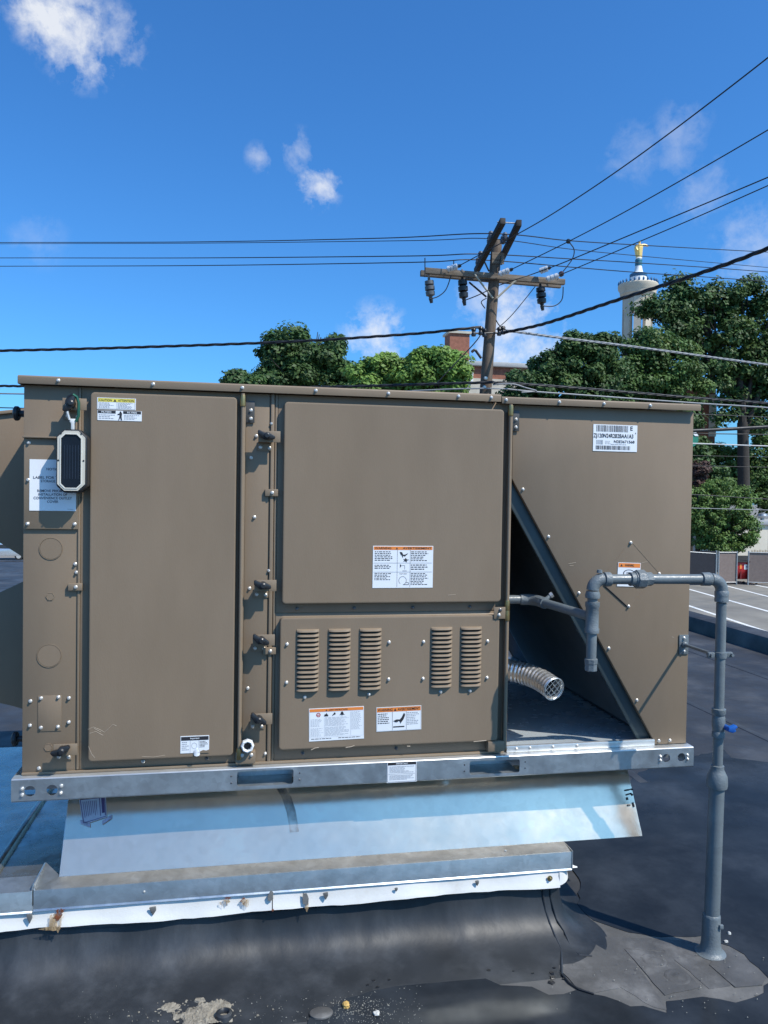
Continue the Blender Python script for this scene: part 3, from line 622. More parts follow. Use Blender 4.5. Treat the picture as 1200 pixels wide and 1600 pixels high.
# the slanting coil seen from below with its dark frame
dx, dz = 2.136-1.5785, .633-1.572; Ld = math.hypot(dx, dz); tx, tz = dx/Ld, dz/Ld; nx_, nz_ = tz, -tx   # nx_,nz_ points down-left into the recess
if nx_ > 0: nx_, nz_ = -nx_, -nz_
def dpt(s, n): return (1.5785 + tx*s + nx_*n, 1.572 + tz*s + nz_*n)
part('coil_frame', MB().prism([dpt(.0, .0), dpt(Ld, .0), dpt(Ld-.02, .045), dpt(.05, .045)], 'y', .0165, .030), FLANGE, U, .001)
coil = part('condenser_coil', MB().prism([dpt(0, -.03), dpt(Ld, -.03), dpt(Ld, .0), dpt(.0, .0)], 'y', .032, D-.03), COILM, U)
FIN = MB(); 
for k in range(150):
    s = .03 + (Ld-.06)*k/149; a = dpt(s, .001); b = dpt(s, .008); FIN.add([(a[0], .031, a[1]), (a[0], 1.2, a[1]), (b[0], 1.2, b[1]), (b[0], .031, b[1])], [(0, 1, 2, 3)])
fo = part('fins', FIN, mat('fin_grey', (.34, .36, .37), .45, .4), coil, smooth=0); fo['kind'] = 'stuff'; fo.location = (0, 0, 0)
for s in (.05, .24, .47, .70, .92): 
    q = dpt(s, -.012); screw(q[0]+.004, q[1], -.004, U)
for x, z in ((2.152, .637), (2.195, .637)): screw(x, z, -.004, U)
part('base_pan', MB().box(XR+.001, 2.2385, .004, D-.016, .6225, .630), mat('pan_galvanised', (.64, .71, .75), .26, .40, .06, 5, .0, 40, .08, col2=(.56, .62, .66), c2scale=3), U)
part('pan_lip', MB().box(XR-.002, 2.133, -.010, .0035, .6215, .644), GALVL, U, .0015)
for x in (1.61, 1.66, 1.745, 1.835, ): screw(x, .634, -.010, U)
part('compressor_bracket', MB().prism([(1.60, .98), (1.63, .98), (1.75, .72), (1.60, .72)], 'y', .62, .64), FLANGE, U)
part('compressor', MB().lathe([(.001, 0), (.085, .0), (.095, .03), (.095, .26), (.08, .31), (.03, .33), (.001, .333)], (1.70, .95, .640), n=24), BLACKP, U)
# exhaust hose with a wire grille
hp = []
_c = [Vector(p) for p in ((1.50, .235, .862), (1.60, .228, .862), (1.685, .180, .856), (1.736, .108, .845), (1.760, .028, .829))]
for k in range(90):
    t = k/89*4; i_ = min(3, int(t)); f_ = t-i_; p0, p1, p2, p3 = _c[max(i_-1, 0)], _c[i_], _c[i_+1], _c[min(i_+2, 4)]
    hp.append(.5*((2*p1)+(p2-p0)*f_+(2*p0-5*p1+4*p2-p3)*f_*f_+(3*p1-p0-3*p2+p3)*f_**3))
part('exhaust_hose', MB().tube(hp, [.0400+.0017*math.sin(k*2*PI*21/89) for k in range(90)], 24, cap=False), ALU, U, smooth=60)
he, hd = hp[-1], (hp[-1]-hp[-4]).normalized(); hu = hd.cross(Vector((0, 0, 1))).normalized(); hv = hu.cross(hd)
gm = MB(); gm.tube([he+hd*.002+(hu*math.cos(a)+hv*math.sin(a))*.0405 for a in np.linspace(0, 2*PI, 29)], .0022, 6, cap=False)
for k in range(-1, 3):
    o = (k-.5)*.0165; hl = math.sqrt(.0395**2-o*o)
    for A, B in ((hu, hv), (hv, hu)):
        c45 = (hu+hv).normalized(); s45 = (hu-hv).normalized()
        if A is hv: c45, s45 = s45, c45
        gm.tube([he+hd*.003+c45*o-s45*hl, he+hd*.003+c45*o+s45*hl], .0010, 5)
part('grille', gm, GALV, U)
part('hose_inside', MB().lathe([(.036, 0), (.001, .001)], he-hd*.05, hd, 20), mat('bore_black', (.01, .01, .012), .7), U)
# hinged diamond plate and the dark line along its lower-left edge
dq = PX(((985, 845), (1031, 897), (980, 949), (938, 905)), -.004)
for i_ in (0, 1, 3):
    a, b = dq[i_], dq[(i_+1) % 4]; part('diamond_edge', MB().tube([(a[0], -.0042, a[1]), (b[0], -.0042, b[1])], .0007, 4), BROWN2, U)
a, b = PX(((943, 914), (979, 947)), -.004); part('diamond_dark_line', MB().tube([(a[0], -.0052, a[1]), (b[0], -.0052, b[1])], .0026, 5), mat('bore_black', (.01, .01, .012), .7), U)
for q in ((2.025, 1.352), (2.138, 1.241), (2.022, 1.125)): screw(q[0], q[1], -.0055, U)

# ---- printed labels
def hand(s, u, v, w, h, m=INK):
    P = [(0, .28), (.28, .42), (.55, .40), (.72, .62), (.90, 1.0), (1.0, .80), (.86, .40), (.70, .18), (.60, .02), (.56, .20), (.46, .28), (.30, .14), (.26, .22), (.14, .12), (.16, .22)]
    s.poly(m, [(u+w*a, v+h*b) for a, b in P], 2)
def tri(s, u, v, w, h, m=INK): s.poly(m, [(u, v), (u+w, v), (u+w/2, v+h)], 2)
st = Sticker('warning_label', 1.091, 1.296, 1.200, 1.340, -.0312, U, 'white warning label with orange header on the blower door')
st.rect(ORANGE, .012, .988, .905, .985); st.text(INK, 'WARNING', .03, .30, .922, .972); tri(st, .375, .92, .035, .05); st.text(INK, 'AVERTISSEMENT', .49, .97, .922, .972)
for u in (.40, .615): st.rect(INK, u, u+.004, .02, .905)
for v in (.59, .375): st.rect(INK, .015, .985, v, v+.005)
st.lines(INK, .03, .33, .64, .88, 6); st.lines(INK, .63, .95, .63, .88, 6); st.lines(INK, .03, .33, .45, .56, 3); st.lines(INK, .63, .96, .42, .57, 3); st.lines(INK, .03, .33, .18, .36, 5); st.lines(INK, .63, .95, .06, .36, 8)
st.poly(INK, [(.44, .86), (.48, .85), (.50, .79), (.57, .80), (.58, .83), (.55, .78), (.53, .75), (.50, .77), (.49, .71), (.48, .77), (.46, .79)], 2); st.poly(INK, [(.54, .72), (.56, .68), (.60, .67), (.56, .65), (.56, .61), (.53, .64), (.50, .62), (.52, .66), (.50, .69), (.53, .68)], 2)
st.poly(INK, [(.45, .57), (.475, .53), (.45, .48)], 2); st.rect(INK, .48, .53, .527, .535); st.rect(INK, .525, .53, .44, .527); st.rect(INK, .49, .56, .40, .41)
st.text(INK, 'TOP VIEW', .44, .57, .325, .345)
for k in range(26):
    a = math.radians(-60+k*11.5); st.rect(INK, .495+.062*math.cos(a)-.004, .495+.062*math.cos(a)+.004, .175+.095*math.sin(a)-.006, .175+.095*math.sin(a)+.006)
st.rect(INK, .50, .595, .07, .082); st.rect(INK, .59, .597, .07, .12); st.rect(INK, .55, .595, .12, .13); st.done()
st = Sticker('caution_label', .219, .334, 1.761, 1.797, -.0312, U, 'small yellow and white caution label at the top of the filter door')
st.rect(YELLOW, .03, .97, .64, .95); st.text(INK, 'CAUTION', .05, .38, .70, .88); tri(st, .42, .68, .08, .22); st.text(INK, 'ATTENTION', .54, .95, .70, .88); st.frame(INK, .02, .98, .05, .96, .005); st.rect(INK, .51, .516, .06, .63)
st.lines(INKG, .05, .48, .10, .60, 5); st.lines(INKG, .54, .94, .10, .60, 6); st.done()
st = Sticker('filter_label', .2205, .352, 1.727, 1.758, -.0312, U, 'small black and white filter label below the caution label')
st.rect(INK, .01, .41, .70, .98); st.text(WHITE, 'FILTERS', .09, .31, .75, .92); st.rect(INK, .58, .985, .70, .98); st.text(WHITE, 'FILTRES', .67, .89, .75, .92); st.lines(INKG, .03, .39, .12, .62, 3); st.lines(INKG, .60, .96, .12, .62, 4)
st.poly(INK, [(.47, .05), (.49, .05), (.51, .32), (.53, .05), (.555, .05), (.545, .40), (.555, .70), (.53, .90), (.515, .95), (.50, .88), (.50, .74), (.45, .66), (.455, .56), (.50, .60), (.495, .42)], 2); st.done()
st = Sticker('important_label', .479, .568, .676, .731, -.0312, U, 'torn white label headed Important near the bottom of the filter door')
st.rect(INK, .02, .98, .74, .96); st.text(WHITE, 'Important', .34, .66, .79, .91); st.rect(INK, .335, .341, .03, .73); st.rect(INK, .64, .646, .03, .73); st.lines(INKG, .05, .31, .15, .70, 5); st.lines(INK, .67, .95, .30, .70, 5)
for k in range(24):
    a = 2*PI*k/24; st.rect(INKG, .48+.09*math.cos(a)-.008, .48+.09*math.cos(a)+.008, .42+.17*math.sin(a)-.014, .42+.17*math.sin(a)+.014)
st.poly(BROWN, [(.60, -.02), (1.01, -.02), (1.01, .18), (.90, .12), (.80, .16), (.70, .10)], 3); st.done()
part('peeled_corner', MB().loops([[(.530+.010*math.cos(a), -.0325-.004*abs(math.sin(a)), .672+.006*math.sin(a)+t*.012) for a in np.linspace(0, 2*PI, 9)[:-1]] for t in (0, .5, 1)]), WHITE, U)
st = Sticker('danger_label', .887, 1.069, .698, .806, -.0312, U, 'large white label of small grey print with orange header under the louvres', tilt=.016)
st.rect(ORANGE, .01, .99, .895, .985); tri(st, .30, .91, .03, .05); st.text(INK, 'SAFETY INSTRUCTIONS', .36, .70, .918, .960)
for k, u in enumerate((.17, .31, .45, .60)):
    if k == 0:
        for j in range(20):
            a = 2*PI*j/20; st.rect(RED, u+.032*math.cos(a)-.007, u+.032*math.cos(a)+.007, .80+.055*math.sin(a)-.011, .80+.055*math.sin(a)+.011)
        st.rect(RED, u-.02, u+.02, .785, .81)
    elif k == 1: st.poly(INK, [(u-.04, .75), (u+.04, .75), (u+.03, .82), (u+.02, .79), (u+.01, .86), (u-.01, .80), (u-.02, .83)], 2)
    elif k == 2: st.poly(INK, [(u-.03, .75), (u+.01, .79), (u+.03, .79), (u+.03, .84), (u+.01, .86), (u-.005, .82), (u-.03, .77)], 2)
    else: st.poly(INK, [(u-.05, .76), (u-.02, .78), (u, .75), (u+.02, .78), (u+.05, .76), (u+.03, .80), (u+.02, .85), (u, .88), (u-.02, .85), (u-.03, .80)], 2)
st.lines(INKG, .03, .26, .44, .68, 7, .3); st.lines(INKG, .29, .73, .44, .72, 9, .3); st.lines(INKG, .03, .26, .14, .40, 8, .3); st.lines(INKG, .29, .73, .14, .42, 9, .3); st.lines(INKG, .77, .97, .30, .86, 18, .3); st.lines(INK, .04, .47, .05, .085, 1, .5); st.lines(INK, .53, .96, .05, .085, 1, .5)
st.rect(INKG, .755, .758, .13, .86); st.rect(INKG, .275, .278, .13, .70); st.frame(INKG, .01, .99, .11, .89, .002); st.done()
st = Sticker('hot_surface_label', 1.111, 1.264, .721, .802, -.0312, U, 'white hot surface warning label with orange header and black hand', tilt=.016)
st.rect(ORANGE, .012, .988, .80, .98); st.text(INK, 'WARNING', .03, .36, .835, .945); tri(st, .385, .83, .06, .11); st.text(INK, 'AVERTISSEMENT', .47, .97, .835, .945)
for u in (.35, .66): st.rect(INK, u, u+.006, .03, .80)
hand(st, .37, .28, .27, .46); st.rect(INK, .37, .62, .14, .19); st.lines(INK, .03, .30, .30, .76, 6); st.lines(INKG, .68, .97, .22, .76, 8); st.frame(INKG, .01, .99, .02, .98, .003); st.done()
st = Sticker('barcode_label', 1.874, 2.041, 1.675, 1.769, -.0056, U, 'white barcode label on the condenser panel')
def bars(u0, u1, v0, v1, n, m=INK):
    u = u0
    while u < u1:
        w = random.choice((.4, .4, .8, 1.2))*(u1-u0)/n; st.rect(m, u, min(u+w, u1), v0, v1); u += w + random.choice((.5, .7, 1.1))*(u1-u0)/n
bars(.07, .79, .73, .97, 46); st.text(INK, 'E', .84, .895, .80, .96); st.text(INK, 'A', .945, .975, .67, .74); st.text(INK, 'ZJ120N24R2B2BAA1A3', .005, .91, .46, .66); bars(.07, .22, .25, .42, 14, INKG); st.lines(INKG, .27, .42, .26, .40, 3); st.text(INK, 'N2E3671568', .47, .94, .32, .425); st.lines(INKG, .40, .85, .235, .29, 1); bars(.06, .84, .06, .21, 60)
st.done()
st = Sticker('small_warning_label', 1.977, 2.064, 1.196, 1.281, -.0060, U, 'small orange and white warning label behind the gas pipe', tilt=-.03)
st.rect(ORANGE, .02, .98, .80, .98); st.text(INK, 'WARNING', .30, .70, .84, .94); tri(st, .10, .84, .1, .1); st.lines(INKG, .05, .95, .08, .28, 4)
for k in range(28):
    a = 2*PI*k/28; st.rect(INK, .50+.24*math.cos(a)-.02, .50+.24*math.cos(a)+.02, .55+.15*math.sin(a)-.016, .55+.15*math.sin(a)+.016)
st.lines(INK, .38, .62, .45, .62, 3); st.done()

# ---- base rail with fork slots and lifting holes
rl = part('base_rail', plate([(-.022, .553), (-.022, .6175), (2.270, .6175), (2.270, .553)], [rrect(.657, .838, .562, .611, .008), rrect(1.434, 1.613, .561, .608, .008)] + [circle(x, .582, .0165) for x in (.032, .096)] + [circle(x, .585, .0150) for x in (2.163, 2.222)], -.038, -.0345), GALV, U, 0)
part('rail_top', MB().prism([(-.038, .6175), (-.034, .6208), (.0, .6212), (.0, .6178), (-.0345, .6172)], 'x', -.022, 2.270), GALVL, U, .001)
part('rail_lower_lip', MB().prism([(-.038, .553), (-.036, .549), (.02, .549), (.02, .551), (-.0345, .5535)], 'x', -.022, 2.270), GALV, U, .0008)
part('rail_inner', MB().box(-.015, 2.265, .060, .064, .5505, .6205), GALV, U)
part('rail_end', MB().box(-.0225, -.020, -.034, D, .551, .6205), GALV, U); part('rail_end', MB().box(2.268, 2.2705, -.034, D, .551, .6205), GALV, U)
for x0, x1, zt in ((.657, .838, .611), (1.434, 1.613, .608)):
    part('fork_slot_tongue', MB().prism([(-.036, zt+.0005), (-.036, zt-.003), (.045, zt-.020), (.045, zt-.016)], 'x', x0+.004, x1-.004), GALV, U)
    part('fork_slot_floor', MB().prism([(-.034, .5535), (-.034, .558), (.058, .560), (.058, .5535)], 'x', x0, x1), GALV, U)
    for x in (x0-.018, x1+.02):
        for z in (.575, .597): part('rivet', MB().lathe([(.0032, 0), (.0026, .0012), (.0, .0016)], (x, -.0378, z), (0, -1, 0), 8), mat('dull_screw', (.16, .16, .165), .4), U)
for x, z in ((.010, .572), (.010, .591), (.122, .572), (.123, .594), (2.139, .592), (2.139, .578), (2.245, .592), (2.245, .578)): screw(x, z, -.038, U)
st = Sticker('rail_label', 1.148, 1.249, .5495, .6185, -.0400, U, 'small white label headed IMPORTANT on the base rail')
st.rect(INK, .03, .97, .85, .97); st.text(WHITE, 'IMPORTANT', .30, .70, .875, .945); st.frame(INK, .02, .98, .03, .98, .01); st.rect(INK, .05, .95, .41, .42); st.lines(INKG, .08, .92, .46, .80, 6); st.lines(INKG, .08, .92, .12, .37, 5); st.done()

# ---- weather hoods and knobs on the unit's left end
part('weather_hood', MB().prism([(-.0015, 1.805), (-.62, 1.715), (-.62, 1.605), (-.0015, 1.19)], 'y', .42, 1.30), BROWN, U, .003)
part('relief_hood', MB().prism([(-.0015, 1.232), (-.42, 1.026), (-.42, .80), (-.14, .72), (-.0015, .668)], 'y', .432, 1.29), BROWN, U, .003)
part('hood_rim', MB().prism([(-.0015, 1.815), (-.63, 1.724), (-.63, 1.712), (-.0015, 1.803)], 'y', .408, 1.31), BROWN2, U, .002)
for z in (1.748, .716):
    part('knob_stem', MB().cyl((-.0015, .06, z), (-.030, .06, z), .011, .009, 12), BLACKP, U)
    part('knob', MB().lathe([(.020, 0), (.023, .004), (.023, .012), (.018, .016)], (-.030, .06, z), (-1, 0, 0), 16), BLACKP, U)

# ================================================================== GAS PIPE
G = thing('gas_pipe', 'grey painted gas pipe rising from the roof and bending over to the unit', 'gas pipe', (2.212, -.25, 0))
py = -.25; R1 = .0162; R2 = .0245
xv, xd = 2.2215, 1.7665; zt = 1.2485
def cyl(name, a, b, r, r1=None, m=PIPE, n=20, bev=0): return part(name, MB().cyl(a, b, r, r1, n), m, G, bev, 35)
cyl('riser', (2.2125, py, .005), (2.221, py, .585), R2)
part('pipe_boot', MB().lathe([(.050, .001), (.042, .004), (.034, .014), (.0312, .035), (.0295, .06), (.0285, .122), (.0275, .128), (.0248, .131)], (2.2128, py, .004), n=24), PIPE2, G)
part('boot_clamp', MB().box(2.222, 2.236, py-.034, py-.024, .098, .112), PIPE2, G, .002)
part('reducer', MB().lathe([(.0250, -.035), (.0320, -.034), (.0335, -.024), (.0330, -.012), (.0315, .004), (.0245, .018), (.0208, .026), (.0208, .038), (.0164, .040)], (2.2214, py, .592), n=24), PIPE2, G)
cyl('upper_riser', (xv, py, .62), (xv, py, 1.17), R1)
# valve with a blue handle
part('gas_valve', MB().lathe([(.0164, -.052), (.0205, -.050), (.0205, -.034), (.0180, -.030), (.0205, -.015), (.0212, 0), (.0205, .015), (.0185, .022), (.0222, .028), (.0222, .044), (.0164, .046)], (xv, py, .775), n=18), PIPE2, G)
part('valve_handle', MB().prism([(2.226, .756), (2.230, .770), (2.244, .772), (2.256, .776), (2.263, .768), (2.252, .762), (2.258, .756), (2.244, .750)], 'y', py-.046, py-.028), VALVEB, G, .005)
part('valve_stem', MB().cyl((2.236, py, .762), (2.236, py-.03, .762), .009, n=12), VALVEB, G)
# pipe clamp, rod and wall plate
part('clamp_ring', MB().lathe([(.0164, -.010), (.0206, -.009), (.0206, .009), (.0164, .010)], (xv, py, .998), n=20), PIPE2, G)
for s in (-1, 1):
    part('clamp_ear', MB().box(xv+s*.022-.004, xv+s*.044-.002 if s > 0 else xv+s*.022+.004, py-.006, py+.006, .989, 1.007) if s > 0 else MB().box(xv-.046, xv-.022, py-.006, py+.006, .989, 1.007), PIPE2, G, .002)
    part('clamp_bolt', MB().cyl((xv+s*.037, py-.015, .998), (xv+s*.037, py+.014, .998), .0055, n=6), PIPE2, G)
part('stand_off_rod', MB().tube([(2.240, -.010, .985), (2.206, py+.03, .997), (xv-.03, py+.006, .999)], .0056, 10), PIPE2, G)
part('wall_plate', MB().box(2.2215, 2.2585, -.0085, -.0045, .949, 1.020), PIPE2, G, .0015)
part('plate_socket', MB().lathe([(.011, 0), (.011, .010), (.008, .013)], (2.240, -.008, .985), (0, -1, 0), 12), PIPE2, G)
for z in (.961, 1.008): screw(2.240, z, -.0085, G)
# elbow over the riser
def elbow(c, a0, a1, name='elbow', rr=.034):
    pts = [c + Vector((math.cos(t), 0, math.sin(t)))*rr for t in np.linspace(a0, a1, 12)]
    part(name, MB().tube(pts, .0198, 18), PIPE2, G); return pts
elbow(Vector((xv-.040, py, zt-.040)), 0, PI/2, rr=.040)
part('elbow_collar', MB().lathe([(.0164, -.028), (.0218, -.027), (.0224, -.018), (.0212, -.014), (.0222, -.008), (.0224, .006), (.0198, .010)], (xv, py, zt-.048), n=20), PIPE2, G)
part('elbow_collar', MB().lathe([(.0164, -.026), (.0218, -.025), (.0224, .004), (.0198, .008)], (xv-.050, py, zt), (1, 0, 0), 20), PIPE2, G)
cyl('cross_pipe', (xv-.07, py, zt), (1.955, py, zt+.001), R1); cyl('cross_pipe', (1.915, py, zt+.001), (xd+.05, py, zt+.001), R1)
part('union', MB().lathe([(.0164, -.040), (.0222, -.038), (.0222, -.024), (.0252, -.022), (.0252, -.019)], (1.932, py, zt+.001), (1, 0, 0), 20), PIPE2, G)
part('union_nut', MB().lathe([(.024, -.020), (.0305, -.017), (.0305, .010), (.025, .014)], (1.932, py, zt+.001), (1, 0, 0), 8), PIPE2, G, smooth=25)
part('union', MB().lathe([(.0252, .012), (.0238, .018), (.0222, .022), (.0222, .036), (.0164, .038)], (1.932, py, zt+.001), (1, 0, 0), 8), PIPE2, G, smooth=25)
elbow(Vector((xd+.034, py, zt+.001-.034)), PI/2, PI, rr=.034)
part('elbow_collar', MB().lathe([(.0198, -.008), (.0230, -.006), (.0238, .006), (.0230, .014), (.0164, .016)], (xd+.044, py, zt+.001), (1, 0, 0), 20), PIPE2, G)
part('elbow_collar', MB().lathe([(.0164, -.016), (.0230, -.014), (.0238, -.004), (.0198, .008)], (xd, py, zt-.044), n=20), PIPE2, G)
part('elbow_lug', MB().cyl((xd+.022, py, zt+.022), (xd+.022, py, zt+.032), .010, .008, 8), PIPE2, G)
cyl('drop_pipe', (xd, py, zt-.05), (xd, py, 1.175), R1)
part('tee', MB().lathe([(.0164, -.050), (.0226, -.049), (.0230, -.036), (.0206, -.032), (.0206, .032), (.0230, .036), (.0226, .049), (.0164, .050)], (xd, py, 1.128), n=20), PIPE2, G)
cyl('drip_leg', (xd, py, 1.085), (xd-.001, py, .985), R1)
part('drip_cap', MB().lathe([(.0185, -.028), (.0200, -.026), (.0200, -.006), (.0212, -.004), (.0218, .010), (.0164, .012)], (xd-.001, py, .985), n=8), PIPE2, G, smooth=25)
# branch from the tee into the compartment
cyl('branch_pipe', (xd, py+.022, 1.128), (1.705, .035, 1.140), .0150)
part('branch_union', MB().tube([(1.712, .005, 1.1385), (1.703, .045, 1.1405)], .0205, 8), PIPE2, G, smooth=25)
part('branch_elbow', MB().tube([(1.708, .02, 1.1395), (1.700, .062, 1.141), (1.682, .082, 1.141), (1.650, .086, 1.141)], .0198, 14), PIPE2, G)
part('test_plug', MB().tube([(1.716, .02, 1.146), (1.738, .024, 1.162)], .0075, 8), PIPE2, G); part('test_plug', MB().tube([(1.738, .024, 1.162), (1.746, .0212, 1.168)], .011, 6), ZINC, G, smooth=25)
cyl('inlet_pipe', (1.69, .086, 1.141), (1.578, .086, 1.141), .0160)

# ================================================================== SPEAKER HUNG ON THE LATCH
S = thing('portable_speaker', 'black portable speaker with beige frame and solar panel hanging by a clip', 'speaker', (.154, -.05, 1.50))
def octo(x0, x1, z0, z1, c): return [(x0+c, z0), (x1-c, z0), (x1, z0+c), (x1, z1-c), (x0+c*0+x1*0+x1-c if False else x1-c, z1), (x0+c, z1), (x0, z1-c), (x0, z0+c)]
SX0, SX1, SZ0, SZ1 = .112, .196, 1.503, 1.690
part('body', MB().prism(octo(SX0-.002, SX1+.004, SZ0-.003, SZ1+.003, .022), 'y', -.076, -.026), BLACKP, S, .006)
fr = plate(octo(SX0+.003, SX1-.002, SZ0+.004, SZ1-.002, .020), [octo(SX0+.0125, SX1-.0125, SZ0+.012, SZ1-.012, .013)], -.080, -.074)
part('frame', fr, BEIGE, S, .0012)
part('solar_panel', MB().prism(octo(SX0+.012, SX1-.012, SZ0+.0115, SZ1-.0115, .013), 'y', -.0775, -.073), NAVY, S)
part('inner_bezel', plate(octo(SX0+.0105, SX1-.0105, SZ0+.010, SZ1-.010, .0135), [octo(SX0+.0135, SX1-.0135, SZ0+.013, SZ1-.013, .0125)], -.0815, -.0795), mat('bezel_cream', (.72, .69, .60), .4), S)
for k in range(6):
    x = SX0+.022+.008*k; part('cell_line', MB().box(x, x+.0008, -.0779, -.0774, SZ0+.04, SZ1-.045), mat('cell_line', (.04, .055, .085), .4), S)
for x, z in ((SX0+.013, SZ1-.011), (SX1-.013, SZ1-.011), (SX0+.006, 1.598), (SX1-.006, 1.598), (SX0+.013, SZ0+.010), (SX1-.013, SZ0+.010)):
    part('frame_bolt', MB().lathe([(.0028, 0), (.0028, .0012), (.0, .0014)], (x, -.0798, z), (0, -1, 0), 10), BLACKP, S)
part('strap_loop', MB().prism([(.149, SZ1-.002), (.159, SZ1-.002), (.159, 1.712), (.163, 1.716), (.163, 1.726), (.145, 1.726), (.145, 1.716), (.149, 1.712)], 'y', -.062, -.054), mat('white_strap', (.70, .70, .68), .5), S, .002)
K = thing('carabiner', 'green and silver carabiner clip holding the speaker to the latch', 'carabiner', (.154, -.058, 1.725))
part('green_side', MB().tube([(.163, -.060, 1.718), (.171, -.060, 1.735), (.171, -.060, 1.775), (.166, -.062, 1.792), (.155, -.063, 1.799)], .0046, 8), CARABG, K)
part('top_bend', MB().tube([(.155, -.063, 1.799), (.143, -.062, 1.793), (.136, -.060, 1.780), (.135, -.060, 1.768)], .0044, 8), BLACKP, K)
part('gate', MB().tube([(.136, -.060, 1.770), (.1385, -.060, 1.745), (.145, -.060, 1.722)], .0042, 8), ZINC, K)

# ================================================================== THINGS ON THE ROOF
random.seed(5)
def rock(name, p, r, m, label, cat, sq=.5, seed=0, group=None):
    bm = bmesh.new(); bmesh.ops.create_icosphere(bm, subdivisions=2, radius=1); rr = random.Random(seed)
    ph = [rr.uniform(0, 6) for _ in range(6)]
    for v in bm.verts:
        k = 1 + .18*math.sin(3*v.co.x+ph[0]) + .16*math.sin(4*v.co.y+ph[1]) + .15*math.sin(4*v.co.z+ph[2]) + rr.uniform(-.06, .06); v.co *= k; v.co.x *= r[0]; v.co.y *= r[1]; v.co.z *= r[2]
    me = bpy.data.meshes.new(name); bm.to_mesh(me); bm.free(); me.materials.append(m)
    o = link(name, me, None, (p.x, p.y, p.z + r[2]*.7)); tag(o, label, cat, group); return o
rock('stone', at(540, 1573, Z=.004), (.014, .010, .007), STONEY, 'small yellow stone lying in the wet dirt in front of the curb', 'stone', seed=1)
rock('stone', at(588, 1586, Z=.004), (.009, .009, .006), STONEW, 'round pale pebble right of the yellow stone on the wet roof', 'stone', seed=2)
c = at(502, 1584, Z=.004); o = part('rubber_disc', MB().lathe([(.034, 0), (.034, .004), (.030, .006), (.0, .0055)], (0, 0, 0), n=22), PATCH, None, loc=(c.x, c.y, .004)); tag(o, 'flat grey rubber disc lying on the wet roof beside the pebbles', 'disc'); o.scale = (1, .75, 1)
c = at(350, 1590, Z=.003); o = part('drain_ring', MB().lathe([(.026, 0), (.024, .014), (.016, .018), (.012, .014), (.010, .003), (.0, .003)], n=20), EPDMC, None, loc=(c.x, c.y, .003)); tag(o, 'small black rubber ring at the foot of the curb beside the dried mud', 'rubber ring')
# dried mud flakes and grit
mb = MB()
def flake(p, r, h):
    k = random.randint(5, 8); ph = random.random()*6; pts = [(p.x+r*random.uniform(.6, 1.2)*math.cos(ph+2*PI*i/k), p.y+.7*r*random.uniform(.6, 1.2)*math.sin(ph+2*PI*i/k)) for i in range(k)]
    zb = p.z; v = [(a, b, zb) for a, b in pts] + [(p.x+(a-p.x)*.8, p.y+(b-p.y)*.8, zb+h*random.uniform(.6, 1.3)) for a, b in pts]
    mb.add(v, [tuple(range(k, 2*k))] + [(i, (i+1) % k, (i+1) % k+k, i+k) for i in range(k)])
def ondirt(px, py):
    p = at(px, py, Z=.004); y = p.y
    # follow the cove of the membrane near the curb
    o = -.04 - y
    z = .004 if o > .17 else .004 + max(0, (.17-o))**2*2.2
    q = at(px, py, Z=z); q.z = z; return q
def crust(cx_, cy_, rx, ry, h, nx=84, ny=44):
    v = []; idx = {}; f = []
    c0 = ondirt(cx_, cy_); W_, H_ = rx, ry
    for i in range(nx+1):
        for j in range(ny+1):
            u, w = 2*i/nx-1, 2*j/ny-1; x, y = c0.x+u*W_, c0.y+w*H_
            e = 1-math.hypot(u, w) + .75*MN.fractal(Vector((x*26, y*26, 1.3)), 1.0, 2.0, 4)
            zz = MN.fractal(Vector((x*75, y*75, 4)), .9, 2.1, 5)
            o_ = -.04-y; zb = .0035 if o_ > .17 else .0035 + max(0, (.17-o_))**2*2.2
            idx[i, j] = (len(v), e); v.append((x, y, zb + h*max(-.2, min(1, e*2.2))*(.55+.9*abs(zz))))
    for i in range(nx):
        for j in range(ny):
            q = [idx[i, j], idx[i+1, j], idx[i+1, j+1], idx[i, j+1]]
            if sum(k[1] > 0 for k in q) >= 3: f.append(tuple(k[0] for k in q))
    mb.add(v, f)
crust(318, 1584, .085, .050, .007); crust(268, 1574, .040, .022, .004); crust(345, 1574, .03, .014, .005)
for _ in range(70):
    px, py_ = random.gauss(310, 46), random.gauss(1580, 12); flake(ondirt(px, py_), random.uniform(.001, .005), random.uniform(.001, .004))
flake(ondirt(312, 1564), .022, .007)
o = part('dried_mud', mb, MUD); tag(o, 'crust of dried pale mud at the foot of the curb', 'mud', kind='stuff')
mb = MB()
for _ in range(330): flake(ondirt(random.gauss(560, 36), random.gauss(1578, 11)), random.uniform(.0005, .0012)*random.choice((1, 1, 1, 2.2)), .0015)
for _ in range(260): flake(ondirt(random.uniform(120, 660), random.triangular(1535, 1600, 1592)), random.uniform(.0005, .0011)*random.choice((1, 1, 1, 2.2)), .0015)
for _ in range(60): flake(at(random.uniform(860, 1195), random.uniform(1490, 1590), Z=.009), random.uniform(.001, .003), .0015)
o = part('grit', mb, mat('grit', (.26, .25, .215), .8, 0, .5, 200)); tag(o, 'fine pale grit scattered over the roof along the curb', 'grit', kind='stuff')
random.seed(9)
mb = MB()
for px, py_, w in ((862, 1521, .010), (864, 1528, .014), (862, 1535, .015), (866, 1513, .006), (764, 1517, .010), (802, 1518, .005), (832, 1521, .006), (584, 1533, .008), (574, 1540, .005), (608, 1532, .007), (590, 1543, .006), (53, 1574, .010), (626, 1520, .005), (881, 1530, .006)):
    p = ondirt(px, py_); flake(Vector((p.x, p.y, p.z+.001)), w, .002)
